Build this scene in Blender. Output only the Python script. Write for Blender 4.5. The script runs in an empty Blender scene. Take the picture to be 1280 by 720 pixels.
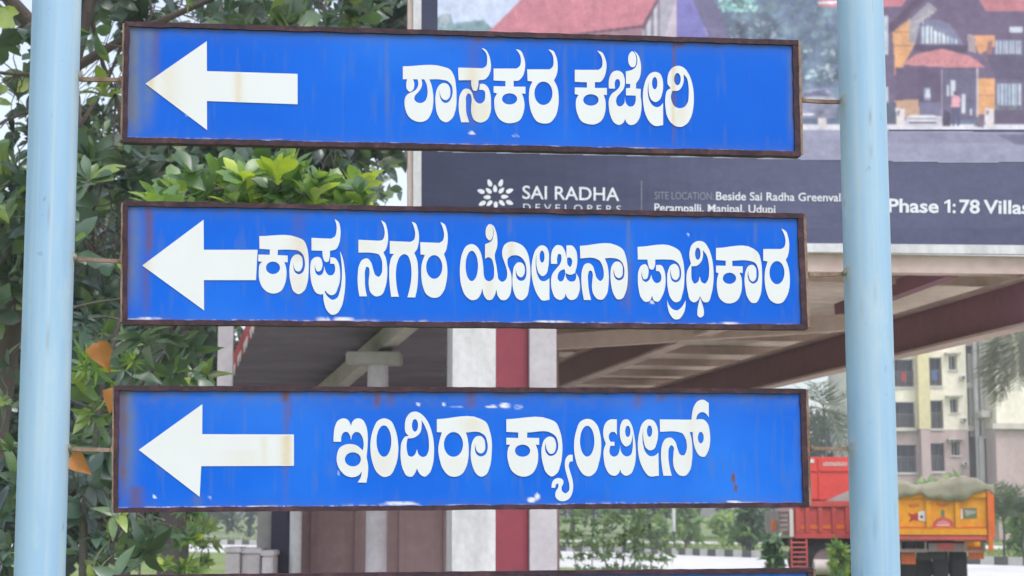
import bpy, bmesh, math, random
import numpy as np
from mathutils import Vector, Matrix
from mathutils.geometry import delaunay_2d_cdt

random.seed(7)
rng = np.random.default_rng(7)
SC = bpy.context.scene
COL = SC.collection
R = math.radians

# ------------------------------------------------------------------ camera
FPX = 2200.0                      # focal length in pixels of the 1280 wide photograph
PITCH = math.atan(285.0 / FPX)
CAMZ = 1.55
cam_d = bpy.data.cameras.new('camera')
cam = bpy.data.objects.new('camera', cam_d)
COL.objects.link(cam)
cam.location = (0, 0, CAMZ)
cam.rotation_euler = (R(90) + PITCH, 0, 0)
cam_d.sensor_width = 36
cam_d.lens = 36 * FPX / 1280
cam_d.clip_start = 0.05
cam_d.clip_end = 3000
cam_d.dof.use_dof = True
cam_d.dof.focus_distance = 3.98
cam_d.dof.aperture_fstop = 11.0
SC.camera = cam

# ------------------------------------------------------------------ sky, sun, exposure
SUN_EL, SUN_AZ = R(57), R(150)      # azimuth measured from +Y clockwise: high on the right, behind thin cloud
w = bpy.data.worlds.new('World')
SC.world = w
w.use_nodes = True
nt = w.node_tree
bg = nt.nodes['Background']
sky = nt.nodes.new('ShaderNodeTexSky')
sky.sky_type = 'NISHITA'
sky.sun_disc = False
sky.sun_elevation = SUN_EL
sky.sun_rotation = SUN_AZ
sky.air_density = 1.0
sky.dust_density = 2.5
sky.ozone_density = 1.0
hs = nt.nodes.new('ShaderNodeHueSaturation')
hs.inputs['Saturation'].default_value = 0.55
nt.links.new(sky.outputs[0], hs.inputs['Color'])
nt.links.new(hs.outputs[0], bg.inputs['Color'])
bg.inputs['Strength'].default_value = 0.15
sd = bpy.data.lights.new('sun', 'SUN')
sd.energy = 0.6
sd.angle = R(24)
sd.color = (1.0, 0.98, 0.955)
sun = bpy.data.objects.new('sun', sd)
COL.objects.link(sun)
sv = Vector((math.sin(SUN_AZ) * math.cos(SUN_EL), math.cos(SUN_AZ) * math.cos(SUN_EL), math.sin(SUN_EL)))
sun.rotation_euler = (-sv).to_track_quat('-Z', 'Y').to_euler()
sun.location = (-4, -6, 12)
SC.view_settings.view_transform = 'Standard'
SC.view_settings.look = 'None'
SC.view_settings.gamma = 1
SC.view_settings.use_curve_mapping = False
SC.view_settings.exposure = 0.95
SC.cycles.use_denoising = True
SC.cycles.max_bounces = 8
SC.cycles.transparent_max_bounces = 8

# ------------------------------------------------------------------ helpers
_fw = Vector((0, math.cos(PITCH), math.sin(PITCH)))
_up = Vector((0, -math.sin(PITCH), math.cos(PITCH)))
C0 = Vector((0, 0, CAMZ))

def ray(px, py):
    return _fw + Vector(((px - 640) / FPX, 0, 0)) + _up * ((360 - py) / FPX)

def P(px, py, Y):
    d = ray(px, py)
    return C0 + d * (Y / d.y)

def ppm(Y):                         # photograph pixels per metre at distance Y
    return FPX / Y

def onplane(px, py, o, n, off=0.0):
    d = ray(px, py)
    t = (o - C0).dot(n) / d.dot(n)
    return C0 + d * t + n * off

def lin(c):
    def f(v):
        v = v / 255.0
        return v / 12.92 if v <= 0.04045 else ((v + 0.055) / 1.055) ** 2.4
    return (f(c[0]), f(c[1]), f(c[2]))

def S(r, g, b, k=1.0):
    return tuple(min(1.0, v * k) for v in lin((r, g, b)))

def empty(name, loc, label=None, cat=None, group=None):
    o = bpy.data.objects.new(name, None)
    o.empty_display_size = 0.2
    COL.objects.link(o)
    o.location = loc
    tag(o, label, cat, group)
    return o

def tag(o, label=None, cat=None, group=None, kind=None):
    if label: o['label'] = label
    if cat: o['category'] = cat
    if group: o['group'] = group
    if kind: o['kind'] = kind
    return o

def link(name, me, parent=None, mats=None):
    o = bpy.data.objects.new(name, me)
    COL.objects.link(o)
    if mats is not None:
        for m in (mats if isinstance(mats, (list, tuple)) else [mats]):
            me.materials.append(m)
    if parent is not None:
        o.parent = parent
        # vertices are written in world space: cancel the parents' offset
        off = Vector((0, 0, 0))
        q = parent
        while q is not None:
            off += q.location
            q = q.parent
        o.location = -off
    return o

class MB:
    """collects verts and faces, builds one mesh object"""
    def __init__(s):
        s.v, s.f, s.mi, s.sm = [], [], [], []
    def add(s, vs, fs, mi=0, smooth=False):
        b = len(s.v)
        s.v += [tuple(v) for v in vs]
        for f in fs:
            s.f.append(tuple(b + i for i in f)); s.mi.append(mi); s.sm.append(smooth)
        return s
    def hexa(s, c, mi=0):           # 8 corners: bottom 4 ccw, top 4 ccw
        return s.add(c, [(0, 3, 2, 1), (4, 5, 6, 7), (0, 1, 5, 4), (1, 2, 6, 5), (2, 3, 7, 6), (3, 0, 4, 7)], mi)
    def box(s, a, b, mi=0, bev=0.0):
        x0, y0, z0 = [min(a[i], b[i]) for i in range(3)]
        x1, y1, z1 = [max(a[i], b[i]) for i in range(3)]
        if bev <= 0:
            return s.hexa([(x0, y0, z0), (x1, y0, z0), (x1, y1, z0), (x0, y1, z0),
                           (x0, y0, z1), (x1, y0, z1), (x1, y1, z1), (x0, y1, z1)], mi)
        bm = bmesh.new()
        bmesh.ops.create_cube(bm, size=1)
        for v in bm.verts:
            v.co = Vector(((x0 + x1) / 2 + v.co.x * (x1 - x0), (y0 + y1) / 2 + v.co.y * (y1 - y0), (z0 + z1) / 2 + v.co.z * (z1 - z0)))
        bev = min(bev, (x1 - x0) * .45, (y1 - y0) * .45, (z1 - z0) * .45)
        bmesh.ops.bevel(bm, geom=bm.edges[:], offset=bev, segments=2, affect='EDGES')
        bm.verts.index_update()
        s.add([v.co[:] for v in bm.verts], [[v.index for v in f.verts] for f in bm.faces], mi)
        bm.free()
        return s
    def quadbar(s, p, q, wv, hv, mi=0):  # bar between p and q with half-width vectors
        p, q, wv, hv = map(Vector, (p, q, wv, hv))
        c = [p - wv - hv, q - wv - hv, q + wv - hv, p + wv - hv, p - wv + hv, q - wv + hv, q + wv + hv, p + wv + hv]
        return s.hexa(c, mi)
    def tube(s, pts, rad, seg=10, mi=0, smooth=True, caps=True):
        pts = [Vector(p) for p in pts]
        n = len(pts)
        if not isinstance(rad, (list, tuple)): rad = [rad] * n
        vs, fs = [], []
        prev = None
        for i, p in enumerate(pts):
            t = (pts[min(i + 1, n - 1)] - pts[max(i - 1, 0)]).normalized()
            ref = prev if prev is not None else (Vector((1, 0, 0)) if abs(t.x) < .8 else Vector((0, 1, 0)))
            a = (ref - t * ref.dot(t)).normalized()
            prev = a
            b = t.cross(a)
            for k in range(seg):
                an = 2 * math.pi * k / seg
                vs.append(p + a * (rad[i] * math.cos(an)) + b * (rad[i] * math.sin(an)))
        for i in range(n - 1):
            for k in range(seg):
                fs.append((i * seg + k, i * seg + (k + 1) % seg, (i + 1) * seg + (k + 1) % seg, (i + 1) * seg + k))
        s.add(vs, fs, mi, smooth)
        if caps:
            s.add(vs[:seg], [tuple(reversed(range(seg)))], mi)
            s.add(vs[-seg:], [tuple(range(seg))], mi)
        return s
    def build(s, name, mats, parent=None):
        me = bpy.data.meshes.new(name)
        me.from_pydata(s.v, [], s.f)
        me.polygons.foreach_set('material_index', s.mi)
        me.polygons.foreach_set('use_smooth', s.sm)
        me.update()
        return link(name, me, parent, mats)

# ------------------------------------------------------------------ materials
def newmat(name):
    m = bpy.data.materials.new(name)
    m.use_nodes = True
    t = m.node_tree
    return m, t, t.nodes['Principled BSDF']

def N(t, kind, **kw):
    n = t.nodes.new(kind)
    for k, v in kw.items():
        if k in n.inputs.keys(): n.inputs[k].default_value = v
        else: setattr(n, k, v)
    return n

def ramp(t, fac, stops):
    r = t.nodes.new('ShaderNodeValToRGB')
    e = r.color_ramp.elements
    while len(e) < len(stops): e.new(0.5)
    for i, (p, c) in enumerate(stops):
        e[i].position = p
        e[i].color = (*c, 1) if len(c) == 3 else c
    t.links.new(fac, r.inputs[0])
    return r.outputs[0]

def mixc(t, fac, a, b, mode='MIX'):
    m = t.nodes.new('ShaderNodeMix')
    m.data_type = 'RGBA'
    m.blend_type = mode
    for sock, val in ((m.inputs[0], fac), (m.inputs[6], a), (m.inputs[7], b)):
        if hasattr(val, 'is_linked') or isinstance(val, bpy.types.NodeSocket): t.links.new(val, sock)
        elif isinstance(val, (int, float)): sock.default_value = val
        else: sock.default_value = (*val, 1)
    return m.outputs[2]

def noise(t, scale, detail=4, rough=.55, stretch=None, dist=0.0):
    tc = t.nodes.new('ShaderNodeTexCoord')
    n = N(t, 'ShaderNodeTexNoise')
    n.inputs['Scale'].default_value = scale
    n.inputs['Detail'].default_value = detail
    n.inputs['Roughness'].default_value = rough
    n.inputs['Distortion'].default_value = dist
    if stretch:
        mp = N(t, 'ShaderNodeMapping')
        mp.inputs['Scale'].default_value = stretch
        t.links.new(tc.outputs['Object'], mp.inputs[0])
        t.links.new(mp.outputs[0], n.inputs[0])
    else:
        t.links.new(tc.outputs['Object'], n.inputs[0])
    return n.outputs[0]

def wear(name, base, dirt=None, scale=3.0, amt=.35, rough=.55, metal=0.0, bump=0.0, bscale=40, stretch=None, spec=.4):
    """painted / plain surface with irregular dirt of its own"""
    m, t, b = newmat(name)
    dirt = dirt or tuple(v * .6 for v in base)
    n1 = noise(t, scale, 6, .62, stretch)
    f = ramp(t, n1, [(.42, (0, 0, 0)), (.72, (amt, amt, amt))])
    n2 = noise(t, scale * 9, 3, .6)
    c = mixc(t, f, base, dirt)
    v = ramp(t, n2, [(.3, (.9, .9, .9)), (.7, (1.06, 1.06, 1.06))])
    c = mixc(t, 1.0, c, v, 'MULTIPLY')
    t.links.new(c, b.inputs['Base Color'])
    b.inputs['Roughness'].default_value = rough
    b.inputs['Metallic'].default_value = metal
    b.inputs['Specular IOR Level'].default_value = spec
    if bump > 0:
        n3 = noise(t, bscale, 5, .6)
        bp = N(t, 'ShaderNodeBump')
        bp.inputs['Strength'].default_value = bump
        bp.inputs['Distance'].default_value = .01
        t.links.new(n3, bp.inputs['Height'])
        t.links.new(bp.outputs[0], b.inputs['Normal'])
    return m

def foliage(name, stops, rough=.42, trans=.3, tcol=None, spec=.5):
    """leaf colour comes from the per-leaf attribute 'tone'"""
    m, t, b = newmat(name)
    at = N(t, 'ShaderNodeAttribute', attribute_name='tone')
    c = ramp(t, at.outputs['Fac'], stops)
    n = noise(t, 14, 3)
    v = ramp(t, n, [(.3, (.82, .86, .8)), (.7, (1.12, 1.1, 1.05))])
    c = mixc(t, 1.0, c, v, 'MULTIPLY')
    t.links.new(c, b.inputs['Base Color'])
    b.inputs['Roughness'].default_value = rough
    b.inputs['Specular IOR Level'].default_value = spec
    tr = N(t, 'ShaderNodeBsdfTranslucent')
    c2 = mixc(t, 1.0, c, tcol or (1.5, 1.6, .7), 'MULTIPLY')
    t.links.new(c2, tr.inputs[0])
    mx = N(t, 'ShaderNodeMixShader')
    mx.inputs[0].default_value = trans
    t.links.new(b.outputs[0], mx.inputs[1])
    t.links.new(tr.outputs[0], mx.inputs[2])
    t.links.new(mx.outputs[0], t.nodes['Material Output'].inputs[0])
    return m
# ------------------------------------------------------------------ the sign lettering, traced as outlines
# each piece: (sign, origin x, origin y, scale, outline, holes); '*' marks a corner, other points are smooth;
# a hole is another outline or E(cx,cy,rx,ry)
A_, B_, C_, D_ = (1, 500, 55, 1 / 6), (1, 600, 55, 1 / 6), (1, 710, 55, 1 / 6), (1, 770, 55, 1 / 6)
q = 130 / 720
E_, F_, G_, H_ = (2, 310, 275, q), (2, 440, 270, q), (2, 570, 270, q), (2, 670, 275, q)
I_, J_ = (2, 790, 280, q), (2, 880, 280, q)
K_, L_, M_, N_ = (3, 410, 500, 1 / 6), (3, 520, 500, 1 / 6), (3, 625, 505, q), (3, 740, 490, 1 / 6)
GLYPHS = [
 (A_, "22,165* 330,170 375,188 405,235 420,310 425,400 418,490 390,558 348,585 310,570 280,520 267,440 268,380 280,332 300,303 325,291 355,298 374,325 379,362 370,402 346,420 322,411 305,385 297,345* 301,395 316,427 342,441 370,428 389,395 396,350 388,310 360,278 310,265 215,263* 22,262*", []),
 (A_, "130,256* 138,290 134,318 118,342 92,358 62,372 42,395 35,430 42,490 66,542 110,574 160,583 205,565 236,515 250,440 249,370 238,310 218,256* 178,256* 198,295 207,340 204,392 186,428 155,441 124,433 108,412 112,388 135,362 158,330 167,295 160,256*", []),
 (A_, "55,256* 48,300 52,335 75,357 98,342 108,310 105,280 95,256*", []),
 (A_, "437,175* 620,180* 645,165 655,120 648,70 612,28* 640,38 665,75 680,130 682,185 665,235 640,262 598,270* 590,270* 586,320 572,350 552,347 538,318 535,270* 440,270*", []),
 (A_, "460,585* 443,500 442,430 455,370 485,335 515,335 540,360 553,400 575,435 605,445 632,425 640,385 634,350 620,342* 595,342* 600,298* 625,296 655,315 677,365 684,440 680,510 655,565 605,587 560,570 537,520 535,465 538,410 527,375 512,368 500,385 496,440 500,520 520,585*", []),
 (B_, "103,182* 275,182* 298,165 308,120 298,75 270,36* 305,48 328,90 339,140 336,195 318,245 290,272 253,275* 253,318* 342,318* 342,372* 315,368* 328,405 335,460 325,520 300,568 250,590 200,590 150,565 120,515 108,450 112,400 130,370* 103,362* 103,314* 192,316* 192,276* 103,272*", ["E223,410,57,42"]),
 (B_, "355,188* 525,188* 545,170 553,125 545,80 515,38* 550,50 572,90 583,140 582,200 572,240 556,270* 580,320 591,390 587,470 565,545 525,588 480,595 430,580 395,530 372,450 368,380 378,315 395,280* 358,275*", ["E477,368,68,88"]),
 (C_, "52,192* 230,192* 252,175 260,130 248,85 220,48* 255,60 278,100 290,150 286,205 270,252 245,282 203,284* 203,328* 293,328* 293,382* 268,378* 280,415 284,470 276,525 250,575 205,600 160,600 105,580 75,530 60,460 64,410 80,380* 52,374* 52,324* 143,326* 143,286* 52,282*", ["E173,418,58,43"]),
 (C_, "308,332* 307,285 316,240 340,206 372,197 405,210 424,248 428,295 418,335 392,368 370,395 362,430 376,462 400,465 424,440 428,395* 436,440 460,466 490,463 508,430 510,385* 437,383* 437,330* 468,328* 468,298* 437,297* 435,203* 482,192 508,172 521,135 518,90 500,56* 500,50* 528,80 546,135 549,200 537,255 512,295* 512,332* 548,335* 546,388* 552,430 550,505 535,560 500,600 465,605 440,585 430,560* 415,590 385,605 350,590 322,540 308,470 310,410 328,374 365,345 388,318 392,285 380,262 362,265 352,290 355,332*", []),
 (C_, "483,52 502,68 513,100 512,140 500,168 478,172 460,150 453,112 460,75", []),
 (D_, "355,460* 355,607* 290,612 260,590 225,530 208,460 203,390 210,320 228,262 258,220 295,207 330,220 350,260 355,310 348,370 330,415 300,434 272,422 252,385 245,330 247,285* 240,330 243,390 258,435 285,465 315,472 340,458 354,440*", ["E292,292,20,46"]),
 (D_, "412,330* 385,348 372,400 372,470 385,540 415,590 450,615 490,620 530,600 565,545 583,460 584,370 572,290 545,220 515,180 475,162 435,170 402,205 388,255 392,305", ["E462,262,25,46", "425,350* 470,347 500,310 510,270 508,225* 530,250 545,310 547,380 540,435 515,470 480,480 440,465 420,430 413,390"]),
 (E_, "78,110* 340,118 385,140 410,195 420,270 420,350 412,430 388,490 350,512 318,495 297,440 287,370 290,310 302,265 325,240 350,238 372,255 378,290 374,330 355,355 335,352 320,330 315,290* 315,330 325,360 352,375 378,362 393,325 392,275 378,235 350,212 300,205 207,205* 205,242* 275,245* 275,293* 252,290* 264,330 266,385 256,440 228,490 185,508 140,500 100,465 78,410 75,350 82,305 98,288* 70,285* 72,238* 150,240* 152,203* 80,198*", ["E173,330,49,43"]),
 (E_, "440,122* 575,128* 602,112 613,75 612,30 600,-8* 625,10 640,60 640,110 630,165 610,200 572,212* 568,212* 565,260 552,290 535,288 520,260 515,212* 440,210*", []),
 (E_, "570,257* 602,262 626,295 637,350 636,420 622,470 600,512 575,520 552,508 535,485* 528,505 505,515 475,505 448,460 433,390 432,320 442,275 470,255 498,258 513,285 514,325 500,352 480,355 468,335 465,300* 463,340 472,370 490,383 512,375 525,345 528,318* 538,355 558,380 585,380 602,355 603,325 595,303 570,303*", []),
 (E_, "527,488* 552,530 585,552 615,540 638,485 649,410 650,330 637,213* 655,260 668,330 674,420 666,520 645,605 610,650 580,655 550,630 528,575 520,510*", []),
 (F_, "45,163* 185,170* 210,165 225,135 225,90 202,28* 228,45 243,85 250,135 247,190 230,238 218,250* 235,290 244,350 244,420 232,490 205,545 165,555 130,530 117,480 117,430 122,385 115,355 102,350 93,370 90,430 93,500 104,555* 52,555* 42,490 40,410 50,340 75,300 108,293 132,320 148,370 165,410 185,420 203,400 210,350 205,300 185,265 145,255 45,252*", []),
 (F_, "262,172* 405,178* 428,165 438,130 432,85 415,38* 440,50 455,85 464,130 462,185 450,230 432,255* 450,300 458,370 457,440 450,510 438,563* 384,562* 398,510 410,440 412,370 403,310 385,272 362,263 335,278 315,320 305,380 306,450 315,515 325,558* 272,558* 262,480 258,400 262,330 280,275 292,262* 262,260*", []),
 (F_, "473,180* 605,185* 628,170 638,135 632,90 613,40* 640,55 657,95 664,145 660,200 648,245 637,262* 653,310 661,380 655,450 635,520 600,560 560,565 520,545 490,480 480,400 484,330 505,268* 475,265*", ["E570,352,56,82"]),
 (G_, "110,193 75,205 45,255 30,330 28,410 40,490 70,555 110,582 145,575 172,540 182,500* 195,550 220,580 245,580 268,550 280,508* 290,550 315,580 345,580 370,555 384,500 386,440 382,400 358,330 360,295 385,275 425,272 458,290 480,325 489,370 487,410 472,442 446,448 424,432 415,400 415,365* 420,395 432,415 452,424 470,408 478,375 472,342 455,322 430,320 405,345 394,395* 391,450 400,520 425,570 455,583 488,560 508,485 516,400 511,320 496,255 465,207 420,183 375,177 340,195 322,235 322,275 338,325 352,370 355,410 345,440 322,455 298,440 288,395 280,340 270,290 270,265 285,215 287,160 277,105 258,65 238,52* 258,90 260,135 246,172 202,195* 202,297* 222,284 245,295 260,335 265,390 257,435 232,451 206,440 193,405 190,360 183,300 168,245 142,207", ["E110,345,43,105"]),
 (G_, "233,54 250,72 258,110 252,150 235,169 215,152 206,112 214,74", []),
 (G_, "648,440* 648,580* 595,582 575,560 545,500 528,430 524,360 533,290 555,230 590,202 622,210 643,250 645,300 640,350 625,400 600,416 578,400 562,360 557,310 560,262* 553,310 556,370 570,420 590,447 615,450 635,440 648,428*", ["E597,280,17,42"]),
 (H_, "105,303* 105,250 118,200 145,173 178,178 200,210 212,262* 212,175* 252,177 277,208 287,262 284,315 272,360* 293,390 304,440 300,500 275,545 240,553 215,532 207,508* 198,535 168,553 138,540 113,490 105,430 112,378 140,338 165,308 178,262 170,236 158,234 148,258 148,303*", ["216,262* 235,258 250,275 250,300 238,324 222,310", "198,338* 204,362 198,395 185,420 168,425 152,408 152,380 168,352", "206,366* 232,378 262,372 276,362* 280,395 268,420 245,426 222,415 208,392"]),
 (H_, "305,178* 560,175 600,200 625,260 636,340 636,420 622,500 595,545 565,548 540,515 522,450 517,380 525,320 548,290 575,288 597,310 602,350 595,390 575,402 555,392 543,365 540,335* 538,370 552,405 578,418 602,405 613,370 610,325 595,290 568,270 520,262 478,265* 495,310 505,380 503,450 490,515 460,550 430,548 400,515 388,460 392,410 393,370 383,350 370,352 362,375 362,430 370,500 383,553* 333,553* 320,480 315,400 322,340 340,305 368,298 392,315 408,360 425,405 447,422 465,405 470,370 462,320 440,280 410,265 308,265*", []),
 (I_, "40,157* 295,160 330,185 352,240 364,320 364,400 352,480 328,535 300,540 272,515 252,455 245,380 252,320 270,285 300,275 322,295 330,330 325,370 305,388 285,378 272,345 268,310* 268,360 280,392 305,403 330,390 342,350 338,305 320,270 290,250 245,245 163,245* 158,295 145,315 128,312 115,285 108,245* 42,245*", []),
 (I_, "168,283* 205,285 225,320 234,375 230,440 210,500 180,537 155,530 140,495* 125,530 95,538 65,510 48,450 42,380 48,320 68,285 95,278 112,300 115,345 103,378 85,382 73,360 70,320* 68,365 80,392 98,400 122,385 135,350* 145,385 170,408 195,400 205,370 198,340 185,325 168,325*", []),
 (I_, "245,525* 258,560 285,590 312,597 340,580 373,528* 370,580 355,625 325,658 295,658 268,630 250,580", []),
 (I_, "410,273* 400,235 400,190 418,140 455,117 495,122 530,165 552,225 565,310 565,400 552,480 525,540 500,540 480,515 472,498* 460,525 430,542 408,530 388,470 378,390 385,320", ["E457,205,19,42", "413,292* 450,288 480,260 493,220 492,180* 515,210 532,270 535,340 525,390 505,412 485,402 470,362* 458,400 435,412 418,390 412,340"]),
 (I_, "474,510* 490,560 500,605 495,635 475,647 458,635 455,600 462,555", []),
 (J_, "85,165* 345,170 375,195 397,260 404,340 402,430 390,500 360,545 335,545 305,510 287,440 283,370 292,320 312,288 340,282 360,302 365,340 360,380 342,398 325,390 312,360 307,320* 305,365 318,398 342,412 368,398 380,355 375,305 355,268 320,255 198,253* 198,290* 270,292* 270,338* 248,335* 262,375 265,420 257,480 230,530 190,548 150,545 112,515 93,450 92,385 103,340* 85,333* 85,287* 152,288* 152,253* 85,248*", ["E178,375,46,39"]),
 (J_, "412,172* 535,172* 555,160 566,125 560,80 538,30* 568,48 585,90 592,145 588,195 578,230 568,245* 587,300 596,370 593,440 575,500 540,545 505,550 465,530 435,470 422,390 425,320 442,258* 412,253*", ["E507,336,52,80"]),
 (K_, "42,313* 43,260 52,200 75,155 110,138 145,145 165,172 172,195* 185,160 215,138 255,145 283,185 297,250 298,330 290,430* 301,490 300,550 288,620* 222,618* 245,582 255,535* 230,565 195,578 140,570 95,530 68,470 68,410 85,362 125,336 170,330 215,340 262,378* 268,330 258,278 236,246 206,240 183,262 173,302* 163,262 145,240 118,243 102,270 98,313*", ["E187,445,60,53"]),
 (K_, "425,137 375,155 340,220 320,310 320,390 335,470 370,545 420,577 465,565 505,500 527,400 525,310 505,220 470,155", ["E420,308,56,118"]),
 (L_, "-55,270* -78,240 -83,190 -70,130 -35,92 5,87 45,108 85,155 115,225 133,310 136,400 125,490 100,550 65,575 35,560 15,530 8,512* -5,545 -30,574 -65,570 -95,525 -113,450 -115,380 -105,310 -75,272", ["E-7,190,23,47", "-62,288* -20,284 10,268 32,245 43,195 42,150* 65,190 88,250 98,320 92,390 75,420 50,427 22,410 8,368* -5,405 -30,425 -52,420 -67,380 -70,330"]),
 (L_, "157,143* 490,143 525,165 555,235 570,320 568,410 555,500 525,560 490,575 460,560 430,510 413,440 413,370 425,310 450,275 485,270 512,295 520,335 515,380 495,400 470,395 452,370 445,330* 443,375 458,410 490,424 520,410 538,365 535,315 515,265 480,243 375,243* 388,290 396,360 394,430 378,500 345,555 300,575 255,570 205,520 177,440 168,370 178,300 195,243* 157,240*", ["E282,333,72,93"]),
 (M_, "45,105* 345,105 385,125 415,185 432,270 432,340 420,420 395,480 360,502 325,480 300,420 288,350 292,290 310,245 340,225 370,232 387,265 388,305 372,340 350,345 330,325 318,290 317,265* 312,300 322,340 348,360 380,350 402,310 402,265 385,222 355,200 190,197* 188,233* 272,235* 272,283* 248,280* 262,320 265,370 255,430 225,480 180,502 135,498 85,465 58,400 52,340 60,300 72,282* 45,280* 45,233* 127,235* 127,197* 45,193*", ["E157,323,53,42"]),
 (M_, "505,352* 480,352 458,375 450,420 458,470 472,520 482,565 478,600 455,618 430,600 428,575 440,550 437,525 410,512 380,520 362,545 358,580* 383,580* 390,556 402,550 405,575 388,605 385,640 405,665 440,673 480,655 503,610 508,560 500,510 485,460 478,420 488,398 505,398*", []),
 (M_, "600,103 560,120 528,190 514,280 520,360 545,440 585,492 620,500 655,480 688,400 702,300 695,210 670,140 635,108", ["E605,257,50,107"]),
 (N_, "188,205* 135,207 105,230 87,280 87,330 105,388* 90,430 90,500 105,570 140,620 175,628 205,605 212,578* 222,605 255,628 290,615 318,560 330,480 328,400 315,310 298,245 268,205 240,207 218,240 210,290 213,340 230,385 255,408 285,395 300,360 307,310* 308,370 305,430 290,472 262,483 235,470 217,440 213,400* 208,435 195,470 165,485 140,470 132,430 140,403* 170,403* 170,373* 140,373* 128,345 130,318 148,300 172,300* 188,322*", ["E270,295,20,42"]),
 (N_, "500,460* 503,628* 425,628 400,600 365,530 348,450 345,380 357,300 380,235 420,205 460,213 490,260 497,320 487,380 468,425 437,438 408,420 390,370 385,310 388,270* 380,330 385,395 402,450 435,480 470,478 500,455*", ["E433,293,20,43"]),
 (N_, "510,205* 748,207* 755,150 770,100 800,65 835,57 878,82* 878,190* 855,160 825,150 798,165 782,205* 840,207 868,235 885,300 887,380 870,450 845,485 815,482 785,445 765,385 757,300* 735,300* 748,350 755,420 752,510 735,590 700,628 660,625 625,585 610,520 613,460 612,410 597,398 582,415 575,470 582,550 600,628* 538,628* 525,550 520,460 530,390 555,350 595,342 625,370 645,430 665,470 690,475 710,440 713,390 700,340 680,310 650,300 512,298*", ["E818,342,22,43"]),
]

def outline(s, ox, oy, sc):
    if s[0] == 'E':
        cx, cy, rx, ry = [float(v) for v in s[1:].split(',')]
        return [(ox + sc * (cx + rx * math.cos(a)), oy + sc * (cy + ry * math.sin(a))) for a in [2 * math.pi * k / 32 for k in range(32)]]
    pts = []
    for tok in s.split():
        c = tok.endswith('*')
        x, y = tok.rstrip('*').split(',')
        pts.append((ox + sc * float(x), oy + sc * float(y), c))
    n = len(pts)
    out = []
    for i in range(n):
        p0, p1, p2, p3 = pts[i - 1], pts[i], pts[(i + 1) % n], pts[(i + 2) % n]
        out.append((p1[0], p1[1]))
        d = math.hypot(p2[0] - p1[0], p2[1] - p1[1])
        if d < .4 or (p1[2] and p2[2]): continue
        def tan(a, b, c):
            da, dc = math.hypot(b[0] - a[0], b[1] - a[1]) + 1e-6, math.hypot(c[0] - b[0], c[1] - b[1]) + 1e-6
            # centripetal style tangent, scaled to this segment
            tx = ((b[0] - a[0]) / da * dc + (c[0] - b[0]) / dc * da) / (da + dc)
            ty = ((b[1] - a[1]) / da * dc + (c[1] - b[1]) / dc * da) / (da + dc)
            return tx, ty
        t1 = ((p2[0] - p1[0]) / d, (p2[1] - p1[1]) / d) if p1[2] else tan(p0, p1, p2)
        t2 = ((p2[0] - p1[0]) / d, (p2[1] - p1[1]) / d) if p2[2] else tan(p1, p2, p3)
        k = max(2, min(6, int(d / 1.2)))
        for j in range(1, k):
            u = j / k
            h00, h10, h01, h11 = 2 * u**3 - 3 * u**2 + 1, u**3 - 2 * u**2 + u, -2 * u**3 + 3 * u**2, u**3 - u**2
            out.append((h00 * p1[0] + h10 * t1[0] * d + h01 * p2[0] + h11 * t2[0] * d,
                        h00 * p1[1] + h10 * t1[1] * d + h01 * p2[1] + h11 * t2[1] * d))
    return out

def winding(pts, poly):
    x, y = pts[:, 0], pts[:, 1]
    wn = np.zeros(len(pts), int)
    n = len(poly)
    for i in range(n):
        x0, y0 = poly[i]; x1, y1 = poly[(i + 1) % n]
        side = (x1 - x0) * (y - y0) - (x - x0) * (y1 - y0)
        wn += ((y0 <= y) & (y1 > y) & (side > 0)).astype(int)
        wn -= ((y0 > y) & (y1 <= y) & (side < 0)).astype(int)
    return wn

def tessellate(outer, holes, grid=3.0):
    vs, es = [], []
    for loop in [outer] + holes:
        b = len(vs)
        vs += [Vector(p) for p in loop]
        es += [(b + i, b + (i + 1) % len(loop)) for i in range(len(loop))]
    o_ = np.array(outer); gx, gy = np.meshgrid(np.arange(o_[:, 0].min() + 1, o_[:, 0].max(), grid), np.arange(o_[:, 1].min() + 1, o_[:, 1].max(), grid))
    gp = np.stack([gx.ravel(), gy.ravel()], 1)
    if len(gp): vs += [Vector(p) for p in gp[winding(gp, outer) != 0]]
    ov, oe, of, *_ = delaunay_2d_cdt(vs, es, [], 0, 1e-4)
    V = np.array([tuple(v) for v in ov])
    T = np.array([list(f) for f in of])
    c = V[T].mean(axis=1)
    keep = winding(c, outer) != 0
    for h in holes:
        keep &= winding(c, h) == 0
    return V, T[keep]
# ------------------------------------------------------------------ the setting: ground, roads, kerb
g_mat, t, b = newmat('ground_soil')
n1 = noise(t, .18, 6, .6); n2 = noise(t, 2.5, 5, .65)
c1 = ramp(t, n1, [(.35, (.13, .19, .045)), (.55, (.20, .27, .07)), (.72, (.27, .25, .13))])
c2 = ramp(t, n2, [(.3, (.72, .76, .7)), (.7, (1.25, 1.2, 1.1))])
t.links.new(mixc(t, 1.0, c1, c2, 'MULTIPLY'), b.inputs['Base Color'])
b.inputs['Roughness'].default_value = .95
m = MB()
GX, GY = np.linspace(-900, 900, 31), np.linspace(-60, 1500, 31)
vs = [(x, y, 0.0) for y in GY for x in GX]
m.add(vs, [(j * 31 + i, j * 31 + i + 1, (j + 1) * 31 + i + 1, (j + 1) * 31 + i) for j in range(30) for i in range(30)])
tag(m.build('ground', g_mat), kind='structure')

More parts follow.
